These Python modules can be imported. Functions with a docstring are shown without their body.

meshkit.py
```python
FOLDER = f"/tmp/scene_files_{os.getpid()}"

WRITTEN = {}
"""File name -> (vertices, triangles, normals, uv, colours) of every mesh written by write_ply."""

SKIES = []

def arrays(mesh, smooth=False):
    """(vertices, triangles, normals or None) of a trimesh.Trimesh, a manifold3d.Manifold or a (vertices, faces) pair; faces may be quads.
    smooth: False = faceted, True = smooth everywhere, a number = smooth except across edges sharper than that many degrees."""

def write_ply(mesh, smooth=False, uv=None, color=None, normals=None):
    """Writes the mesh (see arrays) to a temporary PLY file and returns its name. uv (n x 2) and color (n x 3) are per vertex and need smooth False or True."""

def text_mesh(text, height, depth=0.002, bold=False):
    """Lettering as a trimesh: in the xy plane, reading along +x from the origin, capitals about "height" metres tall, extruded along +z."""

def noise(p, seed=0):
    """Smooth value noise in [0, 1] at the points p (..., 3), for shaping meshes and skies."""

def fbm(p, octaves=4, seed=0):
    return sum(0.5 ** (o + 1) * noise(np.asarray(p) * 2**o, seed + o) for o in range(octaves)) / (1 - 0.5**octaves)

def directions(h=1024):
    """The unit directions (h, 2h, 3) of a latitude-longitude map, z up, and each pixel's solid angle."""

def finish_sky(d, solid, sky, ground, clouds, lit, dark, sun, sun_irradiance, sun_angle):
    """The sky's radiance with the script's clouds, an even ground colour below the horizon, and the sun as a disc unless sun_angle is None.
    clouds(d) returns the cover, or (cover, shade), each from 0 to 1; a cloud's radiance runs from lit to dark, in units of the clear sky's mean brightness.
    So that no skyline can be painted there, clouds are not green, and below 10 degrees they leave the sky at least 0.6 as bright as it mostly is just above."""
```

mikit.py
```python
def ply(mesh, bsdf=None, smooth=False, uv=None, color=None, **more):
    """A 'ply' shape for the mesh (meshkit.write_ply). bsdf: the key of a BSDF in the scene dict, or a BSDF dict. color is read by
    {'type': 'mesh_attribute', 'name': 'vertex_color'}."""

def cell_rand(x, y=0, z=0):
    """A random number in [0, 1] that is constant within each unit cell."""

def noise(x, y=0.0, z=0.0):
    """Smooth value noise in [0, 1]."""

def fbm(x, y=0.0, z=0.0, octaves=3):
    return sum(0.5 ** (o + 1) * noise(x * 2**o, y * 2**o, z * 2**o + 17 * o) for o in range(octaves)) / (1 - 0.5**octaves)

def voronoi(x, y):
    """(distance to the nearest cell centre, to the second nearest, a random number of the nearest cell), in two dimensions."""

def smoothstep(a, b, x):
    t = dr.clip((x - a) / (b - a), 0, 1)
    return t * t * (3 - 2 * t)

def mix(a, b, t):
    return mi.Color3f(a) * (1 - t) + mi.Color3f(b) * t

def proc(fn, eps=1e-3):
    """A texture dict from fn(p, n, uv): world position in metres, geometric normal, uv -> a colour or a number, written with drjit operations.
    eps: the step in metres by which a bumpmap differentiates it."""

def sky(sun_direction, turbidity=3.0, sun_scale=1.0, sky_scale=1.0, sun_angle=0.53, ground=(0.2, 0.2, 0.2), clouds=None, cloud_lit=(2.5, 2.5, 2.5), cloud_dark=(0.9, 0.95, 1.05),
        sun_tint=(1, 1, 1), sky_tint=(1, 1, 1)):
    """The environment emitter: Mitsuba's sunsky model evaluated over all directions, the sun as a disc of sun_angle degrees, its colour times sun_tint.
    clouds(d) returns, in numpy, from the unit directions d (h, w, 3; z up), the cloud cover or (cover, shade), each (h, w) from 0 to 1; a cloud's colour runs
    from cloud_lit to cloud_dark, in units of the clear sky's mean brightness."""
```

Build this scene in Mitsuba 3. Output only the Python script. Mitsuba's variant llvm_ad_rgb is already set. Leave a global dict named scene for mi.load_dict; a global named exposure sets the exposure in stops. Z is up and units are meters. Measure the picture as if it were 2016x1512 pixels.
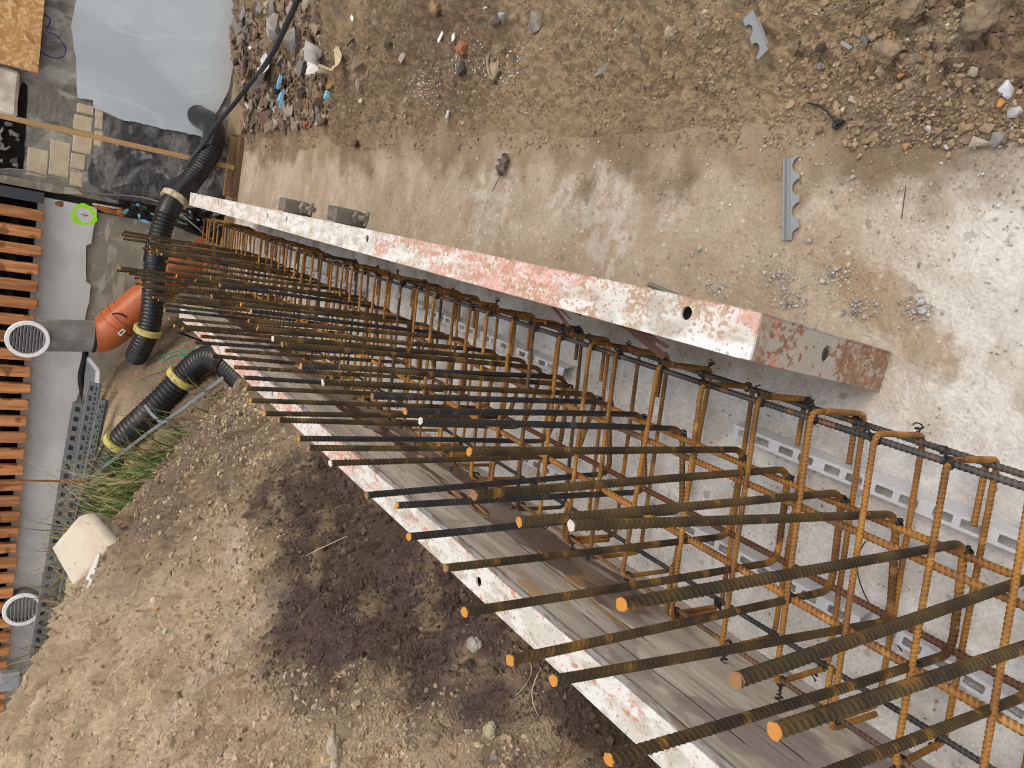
import math, random
import numpy as np, trimesh, mitsuba as mi, drjit as dr
import mikit, meshkit
from mikit import proc, noise, fbm, voronoi, smoothstep, mix, cell_rand
from meshkit import noise as n3, fbm as f3
from scipy.interpolate import RBFInterpolator
from shapely.geometry import Polygon, Point, box as sbox
import manifold3d as m3d

T = mi.ScalarTransform4f
scene, labels = {}, {}

# ---------------------------------------------------------------- camera, sky, exposure
# x runs across the foundation, y along it towards the house, z up; the phone was held on its side, so "up" points to the left of the picture
R = np.array([[0.197524, -0.9651767, -0.1715173], [-0.5630656, -0.2549279, 0.7861100], [-0.8024596, -0.0587001, -0.5938122]])
M = np.eye(4); M[:3, 0], M[:3, 1], M[:3, 2], M[:3, 3] = -R[:, 0], -R[:, 1], R[:, 2], (0, 0, 1.5)
scene['camera'] = {'type': 'perspective', 'fov': math.degrees(2 * math.atan(1008 / 1404.8)), 'fov_axis': 'x', 'to_world': T(M.tolist()), 'near_clip': 0.02, 'far_clip': 300.0}
scene['sky_light'] = mikit.sky((0.42, -0.36, 0.83), turbidity=3, sun_scale=0.25, sun_angle=36, clouds=lambda d: 1.0, cloud_lit=(2.4, 2.5, 2.66), cloud_dark=(1, 1, 1))
exposure = 2.08

# ---------------------------------------------------------------- helpers
rng = np.random.default_rng(7)
count = {}
def numbered(name):
    n = count.get(name, 0); count[name] = n + 1
    return name if n == 0 else f'{name}_{n:03d}'
def tag(key, label, cat=None, group=None, kind=None):
    labels[key] = {'label': label}
    if cat: labels[key]['category'] = cat
    if group: labels[key]['group'] = group
    if kind: labels[key]['kind'] = kind
    return key
def thing(name, label, cat, group=None):
    return tag(numbered(name), label, cat, group)
def obj(name, mesh, mat, parent=None, smooth=False, color=None, uv=None, to_world=None, label=None):
    key = numbered(f'{parent}__{name}' if parent else name)
    d = mesh if isinstance(mesh, dict) else mikit.ply(mesh, mat, smooth, color=color, uv=uv)
    if to_world is not None: d = {**d, 'to_world': to_world}
    scene[key] = d
    if label: labels[key] = {'label': label}
    return key
def solo(name, mesh, mat, label, cat, group=None, kind=None, **k):
    return tag(obj(name, mesh, mat, None, **k), label, cat, group, kind)
def cat(ms): return trimesh.util.concatenate([m if isinstance(m, trimesh.Trimesh) else trimesh.Trimesh(*m, process=False) for m in ms])
def bx(x0, x1, y0, y1, z0, z1, c=0.0):
    """A box, its edges chamfered by c."""
    s = np.array([x1 - x0, y1 - y0, z1 - z0]); o = np.array([x0 + x1, y0 + y1, z0 + z1]) / 2
    if c <= 0: m = trimesh.creation.box(s)
    else:
        p = np.array([[i, j, k] for i in (-1, 1) for j in (-1, 1) for k in (-1, 1)]) * s / 2
        q = np.vstack([p * (1 - 2 * c * np.array(a) / s) for a in ((1, 1, 0), (1, 0, 1), (0, 1, 1))])
        m = trimesh.convex.convex_hull(q)
    m.apply_translation(o); return m
def obox(center, size, ax, up, c=0.0):
    """A box with its x along ax, z near up."""
    ax = np.array(ax, float); ax /= np.linalg.norm(ax); u = np.array(up, float); u -= ax * (u @ ax); u /= np.linalg.norm(u)
    m = bx(*(v for s in size for v in (-s / 2, s / 2)), c=c); A = np.eye(4); A[:3, 0], A[:3, 1], A[:3, 2], A[:3, 3] = ax, np.cross(u, ax), u, center
    m.apply_transform(A); return m
def prism(poly, d, holes=()):
    p = Polygon(poly, holes) if not hasattr(poly, 'geom_type') else poly
    return trimesh.creation.extrude_polygon(p.buffer(0), d, engine='earcut')
def on_wall(m, y):
    """A prism made in x, z: its depth runs from y towards the camera (-y)."""
    A = np.array([[1, 0, 0, 0], [0, 0, -1, y], [0, 1, 0, 0], [0, 0, 0, 1.0]]); m.apply_transform(A); return m
def along(m, origin, ax, up):
    ax = np.array(ax, float); ax /= np.linalg.norm(ax); u = np.array(up, float); u -= ax * (u @ ax); u /= np.linalg.norm(u)
    A = np.eye(4); A[:3, 0], A[:3, 1], A[:3, 2], A[:3, 3] = ax, np.cross(u, ax), u, origin; m = m.copy(); m.apply_transform(A); return m
def rough_poly(pts, step=0.02, amp=0.008, seed=0, freq=25):
    """The outline resampled and made ragged."""
    p = np.vstack([pts, pts[:1]]); s = np.r_[0, np.cumsum(np.linalg.norm(np.diff(p, axis=0), axis=1))]
    t = np.arange(0, s[-1], step); q = np.stack([np.interp(t, s, p[:, 0]), np.interp(t, s, p[:, 1])], -1)
    e = np.stack([f3(np.c_[q * freq, np.full(len(q), 3.1)], 3, seed), f3(np.c_[q * freq, np.full(len(q), 7.7)], 3, seed + 9)], -1) - 0.5
    return Polygon(q + 2 * amp * e).buffer(0)
def fillet(pts, r, n=5):
    pts = [np.array(p, float) for p in pts]; out = [pts[0]]
    for a, b, c in zip(pts, pts[1:], pts[2:]):
        u, v = (a - b) / np.linalg.norm(a - b), (c - b) / np.linalg.norm(c - b); ang = math.acos(np.clip(u @ v, -1, 1))
        d = min(r / math.tan(ang / 2), 0.45 * np.linalg.norm(a - b), 0.45 * np.linalg.norm(c - b)); p, q = b + u * d, b + v * d
        for t in np.linspace(0, 1, n): out.append((1 - t)**2 * p + 2 * t * (1 - t) * b + t * t * q)
    return np.array(out + [pts[-1]])
def resample(path, step):
    s = np.r_[0, np.cumsum(np.linalg.norm(np.diff(path, axis=0), axis=1))]; n = max(2, int(s[-1] / step) + 1)
    if callable(step): n = 2
    t = np.linspace(0, s[-1], n); return np.stack([np.interp(t, s, path[:, k]) for k in range(3)], -1), t
def spline(pts, n=60):
    from scipy.interpolate import CubicSpline
    p = np.array(pts, float); s = np.r_[0, np.cumsum(np.linalg.norm(np.diff(p, axis=0), axis=1))]
    return CubicSpline(s, p)(np.linspace(0, s[-1], n))
def sweep(c, rad, n=8, caps=True, phase=0.0):
    """A tube: centres c (k, 3), radii (k,) or (k, n)."""
    c = np.asarray(c, float); k = len(c); t = np.gradient(c, axis=0); t /= np.maximum(np.linalg.norm(t, axis=1, keepdims=True), 1e-12)
    a = np.array([0, 0, 1.0]) if abs(t[0, 2]) < 0.8 else np.array([1.0, 0, 0]); N = np.empty_like(c); u = a - t[0] * (a @ t[0]); N[0] = u / np.linalg.norm(u)
    for i in range(1, k):
        u = N[i - 1] - t[i] * (N[i - 1] @ t[i]); N[i] = u / np.linalg.norm(u)
    B = np.cross(t, N); ph = np.linspace(0, 2 * np.pi, n, endpoint=False) + phase
    r = np.broadcast_to(np.asarray(rad, float).reshape(k if np.ndim(rad) else 1, -1), (k, n))
    v = (c[:, None] + r[..., None] * (np.cos(ph)[None, :, None] * N[:, None] + np.sin(ph)[None, :, None] * B[:, None])).reshape(-1, 3)
    i, j = np.meshgrid(np.arange(k - 1), np.arange(n), indexing='ij'); a0 = i * n + j; a1 = i * n + (j + 1) % n
    f = np.concatenate([np.stack([a0, a1, a1 + n], -1).reshape(-1, 3), np.stack([a0, a1 + n, a0 + n], -1).reshape(-1, 3)])
    if caps:
        v = np.vstack([v, c[:1], c[-1:]]); j = np.arange(n); m = k * n
        f = np.vstack([f, np.stack([(j + 1) % n, j, np.full(n, m)], -1), np.stack([(k - 1) * n + j, (k - 1) * n + (j + 1) % n, np.full(n, m + 1)], -1)])
    return trimesh.Trimesh(v, f, process=False)
def disc(center, axis, r, n=14):
    m = trimesh.creation.cylinder(r, 0.0016, sections=n); A = trimesh.geometry.align_vectors([0, 0, 1], axis); A[:3, 3] = center; m.apply_transform(A); return m
def ring(center, axis, r0, r1, h, n=32):
    """A collar: outer radius r1, inner r0, height h along axis, edges eased."""
    b = 0.18 * min(h, r1 - r0)
    m = trimesh.creation.revolve(np.array([[r0, -h / 2], [r1 - b, -h / 2], [r1, -h / 2 + b], [r1, h / 2 - b], [r1 - b, h / 2], [r0, h / 2], [r0, -h / 2]]), sections=n)
    A = trimesh.geometry.align_vectors([0, 0, 1], axis); A[:3, 3] = center; m.apply_transform(A); return m
def tint(v, a, b, s=18.0, seed=0, c=None, lo=0.35, hi=0.65):
    """A colour per vertex: rust or dirt noise between a and b, with specks of c."""
    v = np.asarray(v); t = np.clip((f3(v * s, 3, seed) - lo) / (hi - lo), 0, 1)[:, None]; col = np.array(a) * (1 - t) + np.array(b) * t
    if c is not None:
        q = np.clip((n3(v * s * 3.1, seed + 5) - 0.72) / 0.15, 0, 1)[:, None]; col = col * (1 - q) + np.array(c) * q
    return col
def stone(size, seed, angular=0.0, sub=2):
    """A stone of the given size (3 numbers): a hull of points when angular, else a worn pebble."""
    g = np.random.default_rng(seed)
    if angular:
        p = g.normal(size=(int(10 + 8 * (1 - angular)), 3)); p /= np.linalg.norm(p, axis=1, keepdims=True); p *= g.uniform(0.75, 1.0, (len(p), 1))
        m = trimesh.convex.convex_hull(p)
        m = trimesh.Trimesh(*trimesh.remesh.subdivide(m.vertices, m.faces)); m.vertices += 0.09 * (f3(m.vertices * 2.3 + seed, 2)[:, None] - 0.5) * m.vertices
    else:
        m = trimesh.creation.icosphere(subdivisions=sub); m.vertices *= 1 + 0.9 * (f3(m.vertices * 1.5 + seed * 3.7, 3)[:, None] - 0.5)
    m.vertices *= np.array(size) / np.maximum(np.ptp(m.vertices, axis=0), 1e-9); return m
def turned(m, az=0, tilt=0, roll=0):
    m.apply_transform(trimesh.transformations.euler_matrix(roll, tilt, az, 'sxyz')); return m
def at(m, p): m = m.copy(); m.apply_translation(p); return m

# ---------------------------------------------------------------- the terrain
def P3(x, y, s, q=0.0): return np.stack([np.asarray(x) * s, np.asarray(y) * s, np.full(np.shape(x), float(q))], -1)
def sst(a, b, x):
    t = np.clip((x - a) / (b - a), 0, 1); return t * t * (3 - 2 * t)
CP = np.array([(-0.88,-2,0.34),(-0.88,-1,0.34),(-0.88,0,0.33),(-0.88,0.7,0.27),(-0.88,1.1,0.24),(-0.88,1.5,0.28),(-0.88,2,0.32),(-0.88,2.5,0.36),(-0.88,3,0.36),(-0.88,3.5,0.36),(-0.88,4.2,0.22),(-0.88,5,0.12),(-0.88,5.7,0.08),(-0.88,6.5,0.1),(-1.36,3.8,0.68),(-1.58,3.6,0.93),(-1.79,3.4,1.055),(-1.98,3.1,1.21),(-2.14,2.9,1.34),(-2.2,2.6,1.42),(-1.08,3.6,0.5),(-1.15,3.2,0.56),(-1.15,2.5,0.58),(-1.15,1.8,0.52),(-1.15,1.1,0.46),(-1.2,0.4,0.52),(-1.2,-0.5,0.54),(-1.2,-2,0.54),(-1.5,2.6,0.9),(-1.5,1.6,0.82),(-1.5,0.6,0.78),(-1.5,-0.5,0.78),(-1.5,-2,0.78),(-1.5,3.3,0.88),(-1.85,2.4,1.2),(-1.9,1.4,1.1),(-1.9,0.3,1.08),(-1.9,-2,1.05),(-2.6,2.0,1.5),(-2.6,0.5,1.4),(-2.6,-2,1.35),(-3.5,1.5,1.5),(-3.5,-1,1.4),(-5,1,1.3),(-6,-2,1.2),(-6,3,1.0),(-3.4,2.8,1.35),(-4.6,3,1.1),(-1.05,4.3,0.3),(-1.0,4.6,0.28),(-1.15,4.8,0.42),(-1.35,4.9,0.56),(-1.6,5.0,0.68),(-1.85,5.1,0.78),(-2.3,5.3,0.86),(-2.8,5.0,0.98),(-1.7,4.2,0.72),(-2.2,4.1,0.93),(-2.8,4.0,1.05),(-1.2,5.6,0.36),(-1.3,6.0,0.5),(-1.2,6.5,0.5),(-1.6,6.1,0.68),(-1.6,6.5,0.7),(-2.2,6.2,0.78),(-2.2,6.5,0.79),(-3.5,6.1,0.88),(-3.5,6.5,0.9),(-4.6,6.2,0.97),(-6,6.5,1.0),(-6,5,1.0),(-4,5,1.0)])
_rbf = RBFInterpolator(CP[:, :2], CP[:, 2], kernel='linear', smoothing=0.002)
def mound(x, y):
    x, y = np.broadcast_arrays(np.asarray(x, float), np.asarray(y, float))
    h = _rbf(np.stack([x.ravel(), y.ravel()], -1)).reshape(x.shape)
    # bucket marks: smooth flat streaks that run up the slope; between them the soil is cloddy
    s1 = np.exp(-(((y - 2.167) - 0.323 * (x + 1.3)) / 0.042)**2) * sst(-1.85, -1.7, x) * sst(-0.98, -1.08, x)
    s2 = np.exp(-(((y - 2.60) - 1.0 * (x + 1.25)) / 0.045)**2) * sst(-1.42, -1.34, x) * sst(-1.12, -1.2, x)
    s3 = np.exp(-(((y - 1.12) + 0.9 * (x + 1.06)) / 0.05)**2) * sst(-1.3, -1.2, x)
    flat = np.clip(s1 + s2 + s3, 0, 1)
    wob = P3(x, y, 1)
    a = f3(wob * 5.0, 3, 1) - 0.5
    b = np.abs(f3(wob * 13.0 + 4, 3, 2) - 0.5) * 2
    c = f3(wob * 42.0, 3, 3) - 0.5
    e = sst(-0.88, -1.0, x)
    damp = sst(0.45, 0.2, -(x + 0.88)) * sst(3.0, 2.5, y)
    far = 1 - 0.75 * sst(4.4, 5.0, y); u, v = -0.31 * x + 0.95 * y, -0.95 * x - 0.31 * y
    ribs = (f3(np.stack([u * 8.0, v * 1.1, 0 * u + 4], -1), 3, 21) - 0.5) * sst(-1.0, -1.2, x)
    pit = 0.14 * np.exp(-(((x + 1.03) / 0.07)**2 + ((y - 1.0) / 0.16)**2)) + 0.06 * np.exp(-(((x + 1.0) / 0.05)**2 + ((y - 1.62) / 0.10)**2))
    return h + far * e * (0.13 * a + 0.12 * ribs + (1 - flat) * (0.105 * (0.32 - b) + 0.062 * c + 0.030 * (f3(wob * 80.0, 2, 6) - 0.5) + 0.016 * (n3(wob * 105.0, 16) - 0.5)) + damp * 0.15 * (0.30 - np.abs(f3(wob * 7.0 + 2, 3, 8) - 0.5) * 2) - 0.03 * (s1 + s2) - pit)
def bank(x, y):
    x, y = np.broadcast_arrays(np.asarray(x, float), np.asarray(y, float))
    e = 0.44 + 0.10 * (f3(P3(x, y, 1.3, 3), 3) - 0.5) + 0.05 * (f3(P3(x, y, 7.0, 5), 2) - 0.5)
    e = e + sst(4.05, 4.25, y) * (0.485 - e)
    h = -0.012 + 0.03 * sst(-0.06, 0.06, x - e) + 0.17 * sst(0.0, 0.9, x - e) + 0.12 * np.maximum(0, x - 1.35)
    g = sst(-0.06, 0.25, x - e)
    a, b, c = f3(P3(x, y, 6.0, 1), 3, 11) - 0.5, np.abs(f3(P3(x, y, 16, 2), 3, 12) - 0.5) * 2, f3(P3(x, y, 50, 3), 2, 13) - 0.5
    return h + g * (0.075 * a + (0.07 - 0.045 * sst(0.9, 1.8, y)) * (0.3 - b)) + 0.036 * sst(-0.03, 0.1, x - e) * c + 0.020 * sst(-0.02, 0.08, x - e) * (f3(P3(x, y, 95, 4), 2, 14) - 0.5)
def grid(xs, ys, fn):
    X, Y = np.meshgrid(xs, ys, indexing='ij'); v = np.stack([X, Y, fn(X, Y)], -1).reshape(-1, 3); n = len(ys)
    i, j = np.meshgrid(np.arange(len(xs) - 1), np.arange(n - 1), indexing='ij'); a = (i * n + j).ravel()
    return trimesh.Trimesh(v, np.vstack([np.stack([a, a + n, a + n + 1], -1), np.stack([a, a + n + 1, a + 1], -1)]), process=False)
def stops(*spec):
    """Coordinates with a step that changes: (from, step), ..., end."""
    out = []
    for (a, s), b in zip(spec[:-1], [q[0] for q in spec[1:]]): out.append(np.linspace(a, b, max(1, int(round(abs(b - a) / s))), endpoint=False))
    return np.concatenate(out + [[spec[-1][0]]])

# ---------------------------------------------------------------- materials
def mat(name, col, rough=0.7, spec=0.3, metallic=0.0, bump=None, height=0.002, eps=1e-3, two=True, **k):
    b = {'type': 'principled', 'base_color': col if isinstance(col, dict) else {'type': 'rgb', 'value': list(col)}, 'roughness': rough if isinstance(rough, dict) else float(rough), 'specular': float(spec), 'metallic': float(metallic), **k}
    if bump is not None: b = {'type': 'bumpmap', 'arbitrary': proc(bump, eps), 'scale': float(height), 'bsdf': b}
    scene[name] = {'type': 'twosided', 'bsdf': b} if two else b
VC = {'type': 'mesh_attribute', 'name': 'vertex_color'}
mat('m_vertex', VC, 0.75, 0.25)                  # stones, clods, rusty steel: the colours are in the mesh
mat('m_rust', VC, 0.62, 0.35)
mat('m_steel_bar', VC, 0.42, 0.5, 0.25)
mat('m_leafy', VC, 0.55, 0.3)

def nz(x, y, z=0.0):
    """Value noise of two turned lattices, so that no lattice shows."""
    return dr.clip(0.5 + 0.7 * (noise(0.8 * x - 0.6 * y, 0.6 * x + 0.8 * y, z) + noise(0.36 * x + 0.93 * y + 5.2, 0.36 * y - 0.93 * x, z + 3.7) - 1), 0, 1)
def fb(x, y, z=0.0, o=3):
    s = 0
    for k in range(o): s = s + 0.5**(k + 1) * (nz(x * 2**k + 7 * k, y * 2**k, z * 2**k) if k < 2 else noise(0.8 * x * 2**k - 0.6 * y * 2**k, 0.6 * x * 2**k + 0.8 * y * 2**k, z * 2**k))
    return s / (1 - 0.5**o)
def spots(x, y, s, p, wob=0.0):
    d, _, w = voronoi(x * s, y * s); r = 0.42 * dr.clip((w - (1 - p)) / p, 0, 1)
    return smoothstep(r, 0.55 * r, d + wob) * dr.select(r > 0.02, mi.Float(1), mi.Float(0))
def soil_colour(p, n, uv):
    x, y, z = p.x, p.y, p.z
    big = fb(x * 2.1 + 3, y * 2.1, z * 2.1, 3); mid = fb(x * 9, y * 9, z * 9 + 5, 3); fine = fb(x * 75, y * 75, z * 75, 2); grit = noise(x * 230, y * 230, z * 230)
    left = smoothstep(-0.3, -0.6, x)
    sand, tan_, moist = mi.Color3f(0.52, 0.41, 0.28), mi.Color3f(0.40, 0.305, 0.20), mi.Color3f(0.105, 0.076, 0.058)
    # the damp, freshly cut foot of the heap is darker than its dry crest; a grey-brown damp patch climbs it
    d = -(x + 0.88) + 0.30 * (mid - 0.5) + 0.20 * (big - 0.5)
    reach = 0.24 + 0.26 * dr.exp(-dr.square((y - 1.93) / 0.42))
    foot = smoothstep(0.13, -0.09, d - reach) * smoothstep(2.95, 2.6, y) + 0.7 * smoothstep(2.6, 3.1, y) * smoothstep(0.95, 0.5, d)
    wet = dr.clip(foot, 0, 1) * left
    right = mix(mi.Color3f(0.31, 0.228, 0.143), mi.Color3f(0.20, 0.142, 0.092), smoothstep(0.38, 0.62, 0.55 * big + 0.45 * mid))
    right = mix(right, mi.Color3f(0.36, 0.285, 0.195), 0.6 * smoothstep(0.58, 0.72, mid))
    base = mix(mix(sand, tan_, smoothstep(0.35, 0.65, mid)), mi.Color3f(0.47, 0.37, 0.26), 0.5 * smoothstep(0.55, 0.72, big))
    k1 = dr.exp(-dr.square(((y - 2.167) - 0.323 * (x + 1.3)) / 0.040)) * smoothstep(-1.85, -1.7, x) * smoothstep(-1.0, -1.08, x); k2 = dr.exp(-dr.square(((y - 2.60) - 1.0 * (x + 1.25)) / 0.045)) * smoothstep(-1.42, -1.34, x) * smoothstep(-1.12, -1.2, x)
    base = mix(base, mi.Color3f(0.52, 0.42, 0.335), 0.85 * dr.clip(k1 + k2, 0, 1))
    base = mix(right, base, left)
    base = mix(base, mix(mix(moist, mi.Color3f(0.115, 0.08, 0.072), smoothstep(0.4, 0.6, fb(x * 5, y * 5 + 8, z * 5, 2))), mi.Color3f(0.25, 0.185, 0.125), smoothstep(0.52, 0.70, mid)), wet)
    return base * (0.66 + 0.44 * fine + 0.30 * grit) * mix(mi.Color3f(1), mi.Color3f(1.9, 1.8, 1.65), 0.8 * smoothstep(0.90, 0.95, noise(x * 130 + 9, y * 130, z * 130)))
def soil_bump(p, n, uv): return 0.55 * fbm(p.x * 80, p.y * 80, p.z * 80, 3) + 0.45 * noise(p.x * 240, p.y * 240, p.z * 240)
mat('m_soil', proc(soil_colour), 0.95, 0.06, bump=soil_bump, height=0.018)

def slab_colour(p, n, uv):
    x, y = p.x, p.y
    big = fb(x * 2.6, y * 2.6 + 7, 0, 3); mid = fb(x * 10, y * 10, 3, 3); fine = fb(x * 58, y * 58, 1, 3); grit = noise(x * 240, y * 240)
    dust = mix(mi.Color3f(0.455, 0.375, 0.285), mi.Color3f(0.36, 0.285, 0.21), smoothstep(0.3, 0.7, 0.6 * mid + 0.4 * big))
    inside = smoothstep(-0.08, -0.22, x + 0.08 * (mid - 0.5))
    pale = mix(mix(mi.Color3f(0.63, 0.60, 0.55), mi.Color3f(0.71, 0.70, 0.68), inside), mix(mi.Color3f(0.55, 0.515, 0.46), mi.Color3f(0.585, 0.575, 0.55), inside), smoothstep(0.4, 0.75, mid))
    near = smoothstep(0.90, 0.55, y + 0.30 * (big - 0.5) + 0.22 * (mid - 0.5) + 0.35 * dr.maximum(x - 0.2, 0))
    cream = smoothstep(1.15, 0.8, y + 0.3 * (big - 0.5))
    dust = mix(dust, mi.Color3f(0.52, 0.45, 0.36), 0.7 * cream)
    scuff = smoothstep(0.60, 0.70, fb(x * 4.4 + 21, y * 3.4, 5, 3)) * smoothstep(0.35, 0.6, fb(x * 40, y * 40, 2, 2)) * 0.45
    w = dr.clip(dr.maximum(dr.maximum(inside, near), scuff), 0, 1)
    col = mix(dust, pale, w)
    # run-off streaks across the slab, then damp brown stains and dark pits
    streak = smoothstep(0.58, 0.72, fb(x * 1.6, y * 11, 9, 3)) * smoothstep(1.5, 2.1, y)
    col = mix(col, mi.Color3f(0.27, 0.21, 0.155), 0.35 * streak * (1 - inside))
    stain = dr.maximum(smoothstep(0.56, 0.68, fb(x * 13 + 40, y * 13, 2, 3)) * smoothstep(0.3, 0.6, fine), 0.7 * smoothstep(0.54, 0.66, fb(x * 5 + 11, y * 5, 8, 3)) * smoothstep(0.35, 0.6, mid))
    col = mix(col, mi.Color3f(0.36, 0.265, 0.19), 0.5 * stain * (1 - 0.45 * inside))
    sand = smoothstep(0.12, 0.05, dr.sqrt(dr.square((x - 0.07 - 0.55 * (y - 0.80)) * 1.5) + dr.square((y - 0.80) * 0.55)) + 0.13 * (mid - 0.5) + 0.06 * (fine - 0.5))
    col = mix(col, mi.Color3f(0.32, 0.225, 0.13), 0.75 * sand)
    soil = smoothstep(0.23, 0.37, x + 0.26 * (mid - 0.5) + 0.14 * (big - 0.5) + 0.08 * (fine - 0.5)) * smoothstep(0.45, 0.8, y)
    col = mix(col, mix(mi.Color3f(0.30, 0.225, 0.148), mi.Color3f(0.20, 0.145, 0.095), smoothstep(0.38, 0.62, 0.55 * fb(x * 2.1 + 3, y * 2.1, 0, 3) + 0.45 * mid)), 0.95 * soil)
    pit = spots(x + 0.01 * fine, y, 105.0, 0.16, 0.3 * (grit - 0.5)) * smoothstep(0.4, 0.6, mid) + spots(x + 0.02 * fine, y, 31.0, 0.10, 0.45 * (fine - 0.5)) * 0.5
    col = mix(col, mi.Color3f(0.15, 0.115, 0.085), dr.clip(pit, 0, 1) * 0.7)
    chip = spots(x + 3.3, y + 1.7, 64.0, 0.10, 0.2 * (grit - 0.5))
    col = mix(col, mi.Color3f(0.66, 0.63, 0.58), 0.6 * chip * (1 - soil))
    return col * (0.74 + 0.30 * fine + 0.22 * grit)
def slab_bump(p, n, uv): return 0.6 * fb(p.x * 40, p.y * 40, 0, 3) + 0.4 * noise(p.x * 190, p.y * 190)
mat('m_slab', proc(slab_colour), 0.9, 0.10, bump=slab_bump, height=0.005)

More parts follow.
